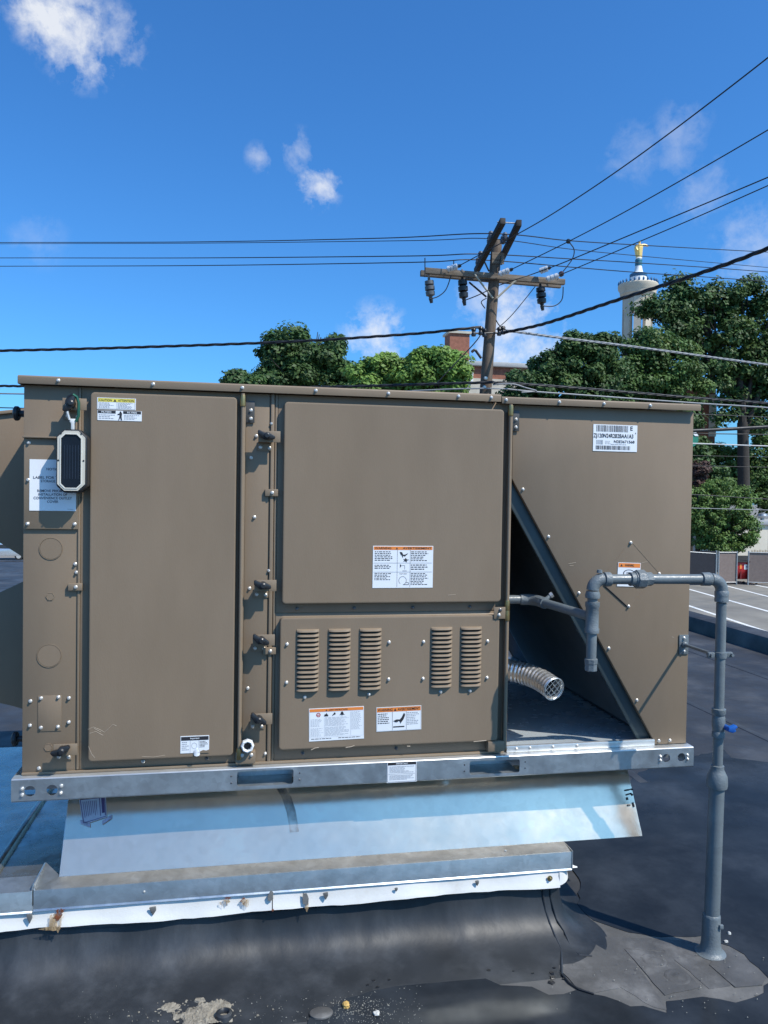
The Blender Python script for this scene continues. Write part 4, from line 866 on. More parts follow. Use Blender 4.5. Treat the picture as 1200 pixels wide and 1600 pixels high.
o = part('membrane_scraps', mb, mat('scrap_black', (.008, .008, .009), .4)); tag(o, 'small black scraps of membrane stuck to the foot of the curb', 'scraps', kind='stuff')
for i, (px, py_) in enumerate(((1134, 1472), (1139, 1459))):
    rock('ice_bead', at(px, py_, Z=.004), (.007, .005, .004), STONEW, ('pale chip on the roof just right of the gas pipe foot', 'small pale chip behind the gas pipe foot on the wet roof')[i], 'chip', seed=20+i)

# ================================================================== UTILITY POLE
PY = 14.0
SC = (at(770, 500, Y=PY)-CAM).dot(FW)/FPX      # metres for each photo pixel at the pole
base = at(758, 620, Y=PY); top = at(776, 376, Y=PY)
UPOLE = thing('utility_pole', 'weathered wooden utility pole with crossarms behind the unit', 'utility pole', (base.x, PY, -4.5))
ptop = Vector((top.x, PY, top.z)); slope = (top-base)/(top.z-base.z); pb = base + slope*(-4.5-base.z)
pole_at = lambda z: base + slope*(z-base.z)
part('pole', MB().tube([pb, pole_at(-1), pole_at(2), pole_at(5), ptop-Vector((0, 0, .12)), ptop], [.19, .165, .145, .125, .118, .10], 16), WOOD, UPOLE)
A, B = at(658, 425, Y=PY-.14), at(882, 441, Y=PY-.14)
xdir = (B-A).normalized()
def arm(a, b, w, h, name, m, parent):
    d = (b-a).normalized(); s = d.cross(Vector((0, 0, 1))).normalized(); u = s.cross(d)
    return part(name, MB().loops([[p + s*sx*w + u*sz*h for sx, sz in ((-1, -1), (1, -1), (1, 1), (-1, 1))] for p in (a, b)]), m, parent, .008)
arm(at(664, 423, Y=PY-.16), at(882, 441, Y=PY-.16), .05, .062, 'crossarm', WOODX, UPOLE)
arm(at(657, 427, Y=PY+.17), at(876, 446, Y=PY+.17), .05, .062, 'crossarm', WOODX, UPOLE)
# double arm running towards the street
def dbl(pn, pf, yn, yf): arm(at(*pn, Y=yn), at(*pf, Y=yf), .055, .065, 'crossarm', mat('crossarm_dark', (.030, .026, .024), .85, 0, .3, 4, .3, 20), UPOLE)
dbl((786, 345), (744, 424), PY-1.65, PY+.65); dbl((811, 348), (781, 410), PY-1.65, PY+.65)
part('spacer_bolt', MB().tube([at(777, 347, Y=PY-1.5), at(806, 349, Y=PY-1.5)], .014, 8), WIREL, UPOLE)
part('gain_plate', MB().box(ptop.x-.14, ptop.x+.14, PY-.13, PY-.118, ptop.z-.55, ptop.z-.30), WOODX, UPOLE)
for a, b in (((741, 428), (770, 466)), ((806, 438), (776, 466))): part('brace', MB().tube([at(*a, Y=PY-.22), at(*b, Y=PY-.15)], .022, 8), mat('brace_pale', (.42, .38, .30), .7), UPOLE)
part('brace', MB().tube([at(733, 441, Y=PY+.22), at(760, 464, Y=PY+.15)], .022, 8), BLACKP, UPOLE)
for a, b in (((757, 409), (764, 424)), ((783, 400), (779, 425))): part('brace', MB().tube([at(*a, Y=PY-.2), at(*b, Y=PY-.15)], .018, 8), BLACKP, UPOLE)
# cut-outs hanging from the arm
for px, pt, pbm, dark in ((671, 434, 466, 0), (723, 432, 470, 1), (845, 444, 478, 1)):
    t, b_ = at(px-1, pt, Y=PY-.05), at(px+2, pbm, Y=PY-.05); mid = t.lerp(b_, .55)
    part('fuse_cutout', MB().tube([t.lerp(b_, x) for x in (0, .12, .16, .34, .38, .42, .60, .64, .68, .86, .90, 1)], [.03, .03, .10, .105, .06, .11, .11, .06, .105, .10, .05, .035], 12), mat('cutout_grey', (.10, .105, .11), .4) if not dark else BLACKP, UPOLE)
    part('fuse_tip', MB().tube([b_, b_+Vector((.02, 0, -.10))], [.05, .035], 8), BLACKP, UPOLE)
    part('hanger', MB().tube([t, t+Vector((0, 0, .16))], .02, 6), WIREL, UPOLE)
# dead-end insulators on the arm
for a, b in (((698, 421), (716, 416)), ((779, 429), (797, 422)), ((853, 437), (874, 430)), ((843, 424), (857, 419))):
    p, q = at(*a, Y=PY-.30), at(*b, Y=PY-.42)
    part('insulator', MB().tube([p.lerp(q, t) for t in (0, .08, .1, .3, .32, .36, .38, .6, .62, .66, .68, .9, .92, 1)], [.03, .03, .065, .065, .04, .04, .065, .065, .04, .04, .065, .065, .03, .03], 12), PORC, UPOLE)
    part('insulator_clamp', MB().tube([q, q+(q-p)*.25], [.045, .03], 8), BLACKP, UPOLE)
# pin insulators on the double arm
for px, py_, yy in ((767, 367, PY-.9), (789, 369, PY-.9), (765, 374, PY-.6), (751, 398, PY+.1), (747, 408, PY+.35), (786, 374, PY-.6)):
    p = at(px, py_, Y=yy); part('pin_insulator', MB().lathe([(.03, -.10), (.06, -.07), (.065, -.02), (.045, .0), (.06, .03), (.04, .07), (.02, .08)], p, n=12), mat('insulator_blue_grey', (.09, .10, .12), .35), UPOLE)
# jumpers
def curve3(pts, n=14):
    pts = [Vector(p) for p in pts]; out = []
    for i in range(len(pts)-1):
        p0, p1, p2, p3 = pts[max(i-1, 0)], pts[i], pts[i+1], pts[min(i+2, len(pts)-1)]
        for k in range(n):
            t = k/n; out.append(.5*((2*p1)+(p2-p0)*t+(2*p0-5*p1+4*p2-p3)*t*t+(3*p1-p0-3*p2+p3)*t**3))
    return out + [pts[-1]]
for l in (((672, 467), (685, 463), (697, 452), (705, 430)), ((727, 469), (745, 462), (766, 452)), ((848, 478), (866, 478), (878, 468), (880, 448)), ((889, 378), (897, 390), (894, 405), (880, 424)), ((760, 466), (752, 472), (758, 482)), ((664, 433), (664, 403)), ((709, 413), (709, 408)), ((775, 500), (780, 508), (790, 515))):
    part('jumper_wire', MB().tube(curve3([at(a, b, Y=PY-.3) for a, b in l], 6), .012, 6), WIRE, UPOLE)
part('connector', MB().lathe([(.02, -.06), (.06, -.03), (.06, .03), (.02, .06)], at(877, 428, Y=PY-.4), n=10), mat('connector_maroon', (.05, .02, .03), .5), UPOLE)
part('connector', MB().lathe([(.02, -.05), (.05, -.03), (.05, .03), (.02, .05)], at(888, 377, Y=PY-.3), n=10), BLACKP, UPOLE)
# secondary rack with cable clamps
for px, py_ in ((740, 519), (751, 517), (757, 520), (780, 518), (786, 516)): part('cable_clamp', MB().lathe([(.045, -.09), (.055, -.05), (.035, 0), (.055, .05), (.04, .09)], at(px, py_, Y=PY-.2), n=10), BLACKP, UPOLE)
part('rack_bolt', MB().tube([at(738, 521, Y=PY-.2), at(790, 520, Y=PY-.2)], .02, 8), BLACKP, UPOLE)
# street-light arm behind the pole
part('lamp_arm', MB().tube(curve3([at(a, b, Y=PY-.15) for a, b in ((752, 560), (747, 553), (742, 547), (737, 550))], 6), .03, 8), WIRE, UPOLE)
for px, py_ in ((759, 591), (757, 605)): part('pole_bolt', MB().lathe([(.045, 0), (.03, .03), (.0, .035)], at(px, py_, Y=PY-.16), (0, -1, 0), 10), ZINC, UPOLE)

# ------------------------------------------------------------------ overhead wires
def wire(pts, r, label, m=WIRE, name='overhead_wire', twist=0, n=20):
    """pts: (px, py, Y) sightings along the wire; both ends run on out of view"""
    V = [at(a, b, Y=y) for a, b, y in pts]
    if pts[0][0] < 0: V.insert(0, V[0] + (V[0]-V[1])*5)
    if pts[-1][0] > 1200: V.append(V[-1] + (V[-1]-V[-2])*2.2)
    P = curve3(V, n)
    mb = MB()
    if twist:
        for j in range(3):
            q = []
            L = 0; dense = []
            for i in range(len(P)-1):
                for k in range(6): dense.append(P[i].lerp(P[i+1], k/6))
            for i, p in enumerate(dense):
                if i: L += (p-dense[i-1]).length
                a = 2*PI*(L/twist + j/3); d = (dense[min(i+1, len(dense)-1)]-dense[max(i-1, 0)]).normalized(); s = d.cross(Vector((0, 0, 1))).normalized(); u = s.cross(d)
                q.append(p + (s*math.cos(a)+u*math.sin(a))*r*.62)
            mb.tube(q, r*.58, 6)
    else: mb.tube(P, r, 6)
    o = part(name, mb, m, smooth=80); tag(o, label, 'wire', 'overhead wires on the utility pole'); return o
wire([(716, 416, PY-.5), (790, 376, 12.2), (870, 330, 10.6), (1000, 242, 8.6), (1200, 90, 6.7), (1420, -90, 5.2)], .010, 'topmost wire rising steeply from the crossarm to the upper right')
wire([(797, 422, PY-.5), (889, 377, 12.2), (1000, 318, 10.6), (1200, 203, 8.6), (1450, 52, 7.0)], .010, 'second wire from the top rising to the right edge of the sky')
wire([(779, 446, PY-.3), (809, 436, PY-.5), (844, 424, PY-.6), (896, 404, 12.4), (1040, 344, 10.6), (1200, 277, 9.2), (1450, 170, 7.6)], .011, 'third rising wire, crossing in front of the statue to the right')
wire([(874, 430, PY-.5), (960, 394, 12.4), (1080, 343, 10.9), (1200, 290, 9.6), (1450, 180, 8.0)], .010, 'lowest of the four wires rising right from the crossarm end')
wire([(-200, 381, 30), (0, 379, 26), (300, 378, 20), (600, 372, 15.5), (767, 365, PY-.9), (889, 376, 15), (1000, 383, 16.5), (1200, 394, 20), (1500, 410, 26)], .012, 'thin wire along the top of the double arm, crossing the whole sky')
wire([(-200, 383, 30), (0, 381, 26), (300, 380, 20.2), (640, 376, 15.4), (765, 373, PY-.6), (889, 389, 15), (1000, 400, 16.5), (1200, 418, 20), (1500, 445, 26)], .009, 'thinnest wire just below the top wire left of the pole')
wire([(-200, 404, 30), (0, 403, 26), (300, 403, 20), (640, 400, 15), (751, 397, PY+.1), (900, 405, 15.5), (1000, 411, 17), (1200, 425, 20), (1500, 450, 26)], .012, 'third thin wire crossing the sky level with the pole top')
wire([(-200, 417, 30), (0, 416, 26), (300, 415, 20), (640, 410, 15), (747, 406, PY+.35), (900, 418, 15.5), (1000, 426, 17), (1200, 440, 20), (1500, 465, 26)], .012, 'lowest thin wire crossing the sky above the crossarm')
wire([(-250, 553, 17.5), (0, 548, 16.5), (200, 543, 15.7), (450, 534, 14.9), (640, 522, 14.2), (712, 515, PY-.2), (752, 511, PY-.2)], .029, 'twisted black cable coming from the left edge to the pole', twist=1.1)
wire([(786, 520, PY-.2), (830, 511, 13.0), (870, 500, 12.2), (967, 468, 10.6), (1100, 425, 8.8), (1200, 388, 7.7), (1400, 305, 6.0)], .030, 'thick twisted black cable sweeping up right across the tower', twist=.9)
wire([(790, 516, PY-.2), (870, 527, 14.3), (1000, 543, 15), (1200, 570, 16), (1500, 610, 18)], .026, 'grey cable sloping down right in front of the dark trees', m=WIREL, twist=.6)
wire([(-200, 600, 20), (0, 603, 17.5), (300, 607, 15.5), (500, 605, 14.8), (745, 598, PY-.2), (780, 598, PY-.2), (900, 606, 14.2), (1090, 622, 14.6), (1200, 630, 15), (1500, 655, 16)], .028, 'black service cable just above the unit top, passing the pole', twist=.8)
wire([(-200, 612, 20), (0, 615, 17.5), (300, 619, 15.6), (500, 617, 14.9), (745, 607, PY-.2), (850, 613, 14), (1090, 630, 14.4), (1200, 637, 14.8), (1500, 660, 16)], .018, 'pale lower service cable running over the unit cap', m=WIREL)
wire([(-200, 634, 20), (0, 637, 17.5), (300, 645, 16), (700, 650, 15)], .014, 'lowest wire showing left of the unit beside the knob')
wire([(770, 601, PY-.2), (800, 600, PY-.3), (822, 606, PY-.3), (838, 611, 13.9), (815, 613, 13.9)], .016, 'short loop of pale slack cable right of the pole foot', m=WIREL)
wire([(900, 640, 19), (1085, 647, 19), (1200, 652, 19), (1500, 668, 19)], .012, 'thin wire right of the unit below the paired cables')
wire([(900, 680, 16), (1085, 673, 16), (1200, 667, 16), (1500, 650, 16)], .050, 'thickest black cable right of the unit, rising to the right')
wire([(900, 672, 16), (1085, 677, 16), (1200, 679, 16), (1500, 684, 16)], .014, 'thin black wire just under the thickest cable right of the unit')
wire([(900, 688, 18), (1085, 693, 18), (1200, 697, 18), (1500, 706, 18)], .020, 'pale wire at the green sign right of the unit', m=mat('pale_cable', (.5, .5, .5), .5))
wire([(900, 710, 22), (1085, 712, 22), (1200, 714, 22), (1500, 718, 22)], .010, 'faint dark wire below the green sign')
wire([(900, 726, 22), (1085, 728, 22), (1200, 730, 22), (1500, 734, 22)], .012, 'faint wire over the top of the round bush')
wire([(900, 766, 24), (1085, 773, 24), (1200, 780, 24), (1500, 797, 24)], .018, 'black wire crossing the upper half of the round bush')
wire([(900, 790, 24), (1085, 794, 24), (1200, 797, 24), (1500, 805, 24)], .014, 'grey wire crossing the middle of the round bush', m=WIREL)
wire([(860, 470, 13.8), (836, 448, PY-.2), (800, 492, PY-.2), (775, 515, PY-.15)][1:], .010, 'thin guy wire slanting from the crossarm down to the pole')
wire([(755, 512, PY-.2), (744, 533, PY+.6), (700, 580, PY+2.5), (680, 602, PY+3.4)], .014, 'slanting drop wire from the pole down into the light green tree')

# ================================================================== TREES
def leaf_mesh(name, pts, nrm, size, m):
    n = len(pts); ang = RNG.uniform(0, 2*PI, n)
    nrm = nrm/np.linalg.norm(nrm, axis=1, keepdims=True)
    a = np.cross(nrm, RNG.normal(size=(n, 3))); a /= np.linalg.norm(a, axis=1, keepdims=True)+1e-9; b = np.cross(nrm, a)
    s = size*RNG.uniform(.55, 1.35, n)[:, None]
    V = np.stack([pts+a*s, pts+b*s*.55, pts-a*s*.8, pts-b*s*.55], 1).reshape(-1, 3)
    F = np.arange(4*n).reshape(-1, 4)
    me = bpy.data.meshes.new(name); me.vertices.add(4*n); me.vertices.foreach_set('co', V.ravel()); me.loops.add(4*n); me.loops.foreach_set('vertex_index', F.ravel())
    me.polygons.add(n); me.polygons.foreach_set('loop_start', np.arange(0, 4*n, 4)); me.polygons.foreach_set('loop_total', np.full(n, 4)); me.update(calc_edges=True); me.materials.append(m); return me
def tree(name, label, trunk, lobes, m, nleaf, leaf, Y, clump=.62, cat='tree', group=None, forks=True, dens=1.0):
    """trunk: (px, py of ground sighting ignored) x pixel; lobes: (px, py, rx, ry) crown masses in photo pixels at distance Y"""
    k = (Y-CAM.y)/FPX*1.01
    tx_ = at(trunk, 760, Y=Y).x
    t = thing(name, label, cat, (tx_, Y, -4.5), group)
    C = [(at(a, b, Y=Y), rx*k, ry*k) for a, b, rx, ry in lobes]
    vol = np.array([rx*ry for _, rx, ry in C]); vol = vol/vol.sum()
    P = []; Nn = []
    for (c, rx, rz), w in zip(C, vol):
        nc = max(8, int(rx*rz/(clump*clump)*5.0*dens)); per = max(10, int(nleaf*w/nc))
        ry = (rx+rz)/2*.9
        for _ in range(nc):
            d = RNG.normal(size=3); d /= np.linalg.norm(d); r = RNG.uniform(.35, 1.0)**.5
            cc = np.array(c) + d*np.array([rx, ry, rz])*r*.92
            cr = clump*RNG.uniform(.5, 1.25)
            q = RNG.normal(size=(per, 3)); q /= np.linalg.norm(q, axis=1, keepdims=True); rad = RNG.uniform(.45, 1.05, (per, 1))
            P.append(cc + q*rad*cr*np.array([1.1, 1.1, .72])); Nn.append(q*.8 + np.array([.1, -.15, .55]) + RNG.normal(size=(per, 3))*.38)
    cr_ = link('crown', leaf_mesh('crown', np.concatenate(P), np.concatenate(Nn), leaf, m), t); cr_.location = -Vector(t['_base'])
    mb = MB(); cz = sum(c.z for c, _, _ in C)/len(C); low = min(c.z-r for c, _, r in C); th = max(.10, .022*(cz+4.5))
    fork = Vector((tx_, Y, max(-3.0, low+.25*(cz-low))))
    mb.tube([(tx_, Y, -4.5), (tx_+.05, Y, (fork.z-4.5)/2), fork], [th*1.25, th, th*.85], 10)
    for c, rx, rz in C:
        e = c + Vector((RNG.uniform(-.3, .3)*rx, RNG.uniform(-.3, .3)*rx, .3*rz)); mid = fork.lerp(e, .5) + Vector((RNG.uniform(-.2, .2), 0, .25))
        mb.tube(curve3([fork, mid, e], 4), [th*.7*(1-.85*i/8) for i in range(9)], 7)
        for _ in range(4):
            f = c + Vector((RNG.uniform(-.8, .8)*rx, RNG.uniform(-.6, .6)*rx, RNG.uniform(-.2, .8)*rz)); mb.tube([mid, mid.lerp(f, .5)+Vector((0, 0, .12)), f], [th*.3, th*.18, .02], 5)
    part('trunk', mb, BARK, t); return t
tree('shade_tree', 'dark green tree left of the light green trees above the unit top', 475, [(440, 548, 38, 30), (490, 536, 48, 26), (505, 570, 46, 36), (455, 580, 50, 32), (395, 598, 36, 24), (530, 592, 34, 26), (425, 600, 40, 22), (460, 640, 64, 36), (500, 676, 50, 34)], LEAFD, 52000, .14, 42, .75)
tree('leafy_tree', 'light green tree on the left of the bright pair above the unit', 598, [(590, 585, 34, 28), (615, 578, 30, 26), (570, 598, 26, 24), (605, 605, 42, 24), (600, 645, 46, 36)], LEAFL, 31000, .10, 30, .5)
tree('leafy_tree', 'light green tree beside the pole, right of the bright pair', 688, [(660, 575, 30, 34), (690, 568, 32, 30), (712, 582, 28, 34), (675, 600, 46, 24), (640, 592, 18, 20), (688, 640, 50, 38)], LEAFL, 36000, .10, 29, .5)
tree('shade_tree', 'dark tree just right of the pole below the tower', 845, [(826, 592, 26, 20), (850, 580, 34, 30), (885, 560, 34, 30), (902, 545, 26, 28), (935, 545, 30, 30), (930, 580, 44, 40), (870, 610, 60, 26), (803, 614, 22, 12), (850, 660, 60, 40), (915, 655, 60, 44)], LEAFD, 68000, .13, 40, .7)
tree('shade_tree', 'tall dark tree hiding the foot of the statue tower', 1010, [(985, 560, 36, 30), (1020, 545, 38, 34), (1000, 590, 54, 34), (1055, 570, 44, 40), (1060, 610, 54, 32), (970, 615, 48, 26), (985, 660, 50, 40), (1030, 665, 44, 40)], LEAFM, 58000, .13, 44, .75)
tree('shade_tree', 'tallest dark tree at the right edge with a forked trunk', 1160, [(1036, 484, 30, 24), (1080, 472, 40, 26), (1125, 468, 40, 26), (1170, 462, 46, 28), (1070, 510, 50, 30), (1130, 515, 56, 34), (1190, 510, 50, 46), (1105, 560, 50, 32), (1170, 565, 54, 34), (1195, 600, 40, 22), (1125, 598, 28, 16), (1132, 628, 16, 11), (1142, 648, 12, 9), (1128, 655, 10, 12), (1188, 640, 18, 14), (1178, 664, 18, 11), (1196, 660, 18, 16), (1230, 560, 60, 80), (1150, 615, 20, 10), (1060, 445, 20, 14), (1010, 480, 16, 12)], LEAFD, 60000, .20, 60, 1.05)
tree('leafy_tree', 'mid green tree low behind the forked trunk at the right edge', 1215, [(1190, 712, 34, 34), (1175, 760, 40, 42), (1210, 760, 40, 60), (1136, 716, 36, 24), (1110, 705, 30, 24), (1140, 760, 40, 40), (1200, 680, 26, 20), (1165, 735, 30, 24)], LEAFM, 24000, .18, 64, .9)
tree('leafy_tree', 'dark tree in deep shade directly behind the right end of the unit', 1080, [(1062, 660, 38, 36), (1088, 695, 20, 24), (1075, 720, 34, 40), (1110, 770, 40, 50)], LEAFD, 22000, .18, 56, .8)
tree('round_bush', 'large round green bush above the parking lot fence', 1130, [(1120, 775, 36, 30), (1150, 790, 34, 34), (1110, 815, 36, 40), (1150, 830, 38, 34), (1125, 848, 48, 22), (1085, 800, 26, 44), (1172, 826, 16, 22)], LEAFB, 34000, .11, 50.5, .55, cat='bush')
tree('red_leaf_shrub', 'reddish brown shrub between the unit and the round bush', 1092, [(1094, 732, 18, 14), (1086, 748, 16, 14)], LEAFR, 4000, .11, 52, .5, cat='shrub')
# trunk of the tall tree that shows below its crown
tt = [o for o in scene.objects if o.get('label', '').startswith('tallest dark tree')][0]
q = lambda l: curve3([at(a, b, Y=59.5) for a, b in l], 6)
part('trunk', MB().tube(q(((1163, 900), (1162, 760), (1161, 690), (1160, 660))), [.55-.006*i for i in range(19)], 12), BARK, tt)
part('limb', MB().tube(q(((1160, 670), (1158, 620), (1150, 560), (1130, 500))), [.42-.018*i for i in range(19)], 10), BARK, tt)
part('limb', MB().tube(q(((1161, 690), (1176, 640), (1195, 590), (1215, 520))), [.34-.015*i for i in range(19)], 10), BARK, tt)
part('limb', MB().tube(q(((1158, 640), (1172, 600), (1176, 560), (1172, 500))), [.22-.010*i for i in range(19)], 8), BARK, tt)

# ================================================================== BRICK BUILDING BEHIND THE TREES
BY = 78.0
BB = thing('brick_building', 'large brick building with a square chimney behind the light green trees', 'building', (at(745, 600, Y=BY).x, BY, -4.5))
def q3(px, py_): p = at(px, py_, Y=BY); return p.x, p.z
xa, zr = q3(590, 566); xb, zr2 = q3(830, 578)
part('wall', MB().box(q3(636, 0)[0], xb, BY, BY+22, -4.5, q3(760, 573)[1]), BRICK, BB)
part('roof_edge', MB().box(q3(634, 0)[0], xb+.3, BY-.5, BY+22.3, q3(760, 573)[1], q3(760, 566)[1]), ROOFG, BB, .05)
part('stone_band', MB().box(q3(634, 0)[0], xb, BY-.15, BY-.01, q3(760, 622)[1], q3(760, 592)[1]), LIME, BB)
part('wing', MB().box(xa, q3(655, 0)[0], BY+6, BY+20, -4.5, zr), LIME, BB); part('roof_edge', MB().box(xa-.4, q3(660, 0)[0], BY+5.6, BY+20.4, zr, zr+.8), ROOFG, BB)
part('rooftop_box', MB().box(q3(618, 0)[0], q3(650, 0)[0], BY+8, BY+12, zr+.8, q3(632, 540)[1]+.6), ROOFG, BB, .05)
x0, z0 = q3(706, 572); x1, z1 = q3(738, 519)
ch = part('chimney', MB().box(x0, x1, BY+1, BY+3.2, z0-1, z1), BRICK, BB); part('chimney_cap', MB().box(x0-.2, x1+.2, BY+.8, BY+3.4, z1, z1+.25), LIME, BB)
part('penthouse', MB().box(q3(722, 0)[0], q3(748, 0)[0], BY-.4, BY+.9, q3(0, 566)[1], q3(0, 548)[1]), TWHITE, BB); part('penthouse_window', MB().box(q3(722, 0)[0]+.1, q3(742, 0)[0], BY-.46, BY-.41, q3(0, 545)[1]-.2, q3(0, 538)[1]), GLASS, BB)
for px in (692, 728, 790): 
    part('vent_hole', MB().box(q3(px, 0)[0], q3(px+6, 0)[0], BY-.06, BY-.005, q3(0, 584)[1], q3(0, 580)[1]), GLASS, BB)
for px in range(650, 830, 18):
    w_ = part('window', MB().box(q3(px, 0)[0], q3(px+10, 0)[0], BY-.05, BY-.004, q3(0, 660)[1], q3(0, 630)[1]), GLASS, BB)
BB2 = thing('brick_tower', 'narrow brick wall showing between the dark trees right of the unit', 'building', (at(1105, 700, Y=64).x, 64, -4.5))
g0 = at(1085, 735, Y=64); g1 = at(1119, 600, Y=64); part('wall', MB().box(g0.x-2, g1.x, 64, 70, -4.5, g1.z), BRICK, BB2); part('coping', MB().box(g0.x-2.1, g1.x+.2, 63.8, 70.2, g1.z, g1.z+.5), LIME, BB2)
part('stone_quoin', MB().box(g1.x-.7, g1.x+.06, 63.93, 63.99, g1.z-5, g1.z-1.0), LIME, BB2)
for k in range(3): part('window', MB().box(g1.x-2.6, g1.x-1.4, 63.94, 63.995, g1.z-4-4*k, g1.z-2-4*k), GLASS, BB2)

# ================================================================== STATUE TOWER
TY = 150.0
def t3(px, py_): return at(px, py_, Y=TY)
kc = (t3(998, 480)-CAM).dot(FW)/FPX
cx = t3(997, 450).x
TW = thing('statue_tower', 'pale round tower topped by a gold figure, rising above the dark trees', 'tower', (cx, TY, -4.5))
Zp = lambda y: t3(997, y).z
part('cornice', MB().lathe([(24*kc, Zp(466)), (25*kc, Zp(463)), (27*kc, Zp(461)), (27.5*kc, Zp(456)), (30*kc, Zp(452)), (30.5*kc, Zp(447)), (29*kc, Zp(445)), (10*kc, Zp(444))], (cx, TY, 0), n=40), CONC, TW)
for k in range(28):
    a = 2*PI*k/28; part('finial', MB().lathe([(1.2*kc, 0), (1.7*kc, .25), (1.3*kc, .55), (.2*kc, .7)], (cx+29*kc*math.sin(a), TY-29*kc*math.cos(a), Zp(445)), n=8), TBLUE, TW)
for k in range(8):
    a = 2*PI*(k+.35)/8; c_ = Vector((cx+19.5*kc*math.sin(a), TY-19.5*kc*math.cos(a), 0)); s_ = Vector((math.cos(a), math.sin(a), 0)); d_ = Vector((math.sin(a), -math.cos(a), 0))
    part('pier', MB().loops([[c_ + s_*sx*5.2*kc + d_*sy*3.2*kc + Vector((0, 0, z)) for sx, sy in ((-1, -1), (1, -1), (1, 1), (-1, 1))] for z in (-4.5, Zp(465))]), CONC, TW)
part('ring_beam', MB().lathe([(15*kc, Zp(485)), (22*kc, Zp(485)), (22*kc, Zp(465)), (15*kc, Zp(465))], (cx, TY, 0), n=32), CONC, TW)
part('core', MB().lathe([(17*kc, -4.5), (17*kc, Zp(560))], (cx, TY, 0), n=24), CONC, TW)
part('drum', MB().lathe([(13*kc, Zp(446)), (13*kc, Zp(436)), (12*kc, Zp(432)), (12.4*kc, Zp(431))], (cx, TY, 0), n=28), TWHITE, TW)
part('blue_band', MB().lathe([(12.3*kc, Zp(434)), (13*kc, Zp(433)), (13.2*kc, Zp(429)), (12*kc, Zp(428))], (cx, TY, 0), n=28), TBLUE, TW)
part('neck', MB().lathe([(11*kc, Zp(429)), (8*kc, Zp(427)), (6.5*kc, Zp(424)), (5.2*kc, Zp(418)), (4.6*kc, Zp(414))], (cx, TY, 0), n=24), TWHITE, TW)
part('teal_collar', MB().lathe([(5*kc, Zp(416)), (5.6*kc, Zp(413)), (5.0*kc, Zp(410)), (5.6*kc, Zp(407)), (4.6*kc, Zp(405))], (cx, TY, 0), n=24), TTEAL, TW)
part('plinth', MB().lathe([(4.2*kc, Zp(406)), (5*kc, Zp(404)), (4*kc, Zp(402.5))], (cx, TY, 0), n=20), TWHITE, TW)
fg = MB(); cf = cx+.3*kc
fg.loops([[(cf + r*kc*math.cos(a)*(1+.10*math.cos(5*a)) + off*kc, TY + r*kc*.8*math.sin(a)*(1+.08*math.cos(7*a)), Zp(y)) for a in np.linspace(0, 2*PI, 25)[:-1]] for r, y, off in ((4.6, 405, .2), (4.9, 401, 0), (5.6, 396, -.5), (6.4, 390, -.8), (6.6, 386, -.7), (5.8, 383.4, -.3), (2.4, 382.2, 0), (1.5, 381, .3))])
fg.lathe([(.1, -1.5*kc), (1.7*kc, -.9*kc), (2.0*kc, 0.3*kc), (1.5*kc, 1.5*kc), (.1, 2.0*kc)], (cf+.4*kc, TY, Zp(379)), n=12)
fg.tube([(cf+3*kc, TY, Zp(383)), (cf+9*kc, TY-.5*kc, Zp(382.3)), (cf+15*kc, TY-1*kc, Zp(383.6))], [2.2*kc, 2.0*kc, 1.3*kc], 10)
fg.tube([(cf-3*kc, TY, Zp(383)), (cf-6.5*kc, TY-2*kc, Zp(388)), (cf-5*kc, TY-4*kc, Zp(393))], [1.9*kc, 1.6*kc, 1.2*kc], 10)
fo = part('gold_figure', fg, GOLD, TW, label='gold robed figure with one arm stretched out'); rm = fo.modifiers.new('remesh', 'REMESH'); rm.mode = 'VOXEL'; rm.voxel_size = .09; rm.use_smooth_shade = True

# ================================================================== PARKING LOT BEYOND THE ROOF
def lot(px, py_): return at(px, py_, Z=-4.495)
def stripe(a, b, w=.12):
    p, q = lot(*a), lot(*b); d = (q-p).normalized(); q = q + d*6; s = Vector((-d.y, d.x, 0))*w
    return part('painted_line', MB().add([(*(p-s).xy, -4.495), (*(q-s).xy, -4.495), (*(q+s).xy, -4.495), (*(p+s).xy, -4.495)], [(0, 1, 2, 3)]), LINEP, ground)
stripe((1060, 916), (1200, 955)); stripe((1134, 915), (1200, 932)); stripe((1060, 941), (1120, 961)); stripe((1180, 914), (1220, 922))
FYp = lot(1130, 914); FY = FYp.y
FZ = FYp.z
def fx(px, yy=None): return at(px, 880, Y=FY if yy is None else yy).x
ftop = at(1130, 863, Y=FY).z
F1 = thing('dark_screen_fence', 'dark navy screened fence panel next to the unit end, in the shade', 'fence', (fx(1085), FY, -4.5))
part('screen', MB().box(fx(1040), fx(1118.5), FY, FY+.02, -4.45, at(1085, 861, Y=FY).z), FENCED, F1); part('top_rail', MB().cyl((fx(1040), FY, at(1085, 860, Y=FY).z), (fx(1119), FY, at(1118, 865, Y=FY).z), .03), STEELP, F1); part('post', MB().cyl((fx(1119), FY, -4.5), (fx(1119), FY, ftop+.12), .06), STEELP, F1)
def gate(a, b, label, skew=0.0):
    g = thing('screened_gate', label, 'gate', (fx(a), FY, -4.5), 'dumpster enclosure gates')
    y0, y1 = FY, FY+skew
    part('screen', MB().add([(fx(a), y0, -4.35), (fx(b), y1, -4.35), (fx(b), y1, ftop), (fx(a), y0, ftop)], [(0, 1, 2, 3)]), FENCEM, g)
    for x, y in ((a, y0), (b, y1)): part('post', MB().cyl((fx(x), y-.03, -4.5), (fx(x), y-.03, ftop+.10), .05), STEELP, g)
    for z in (ftop, -4.3, ): part('rail', MB().cyl((fx(a), y0-.03, z), (fx(b), y1-.03, z), .03), STEELP, g)
    return g
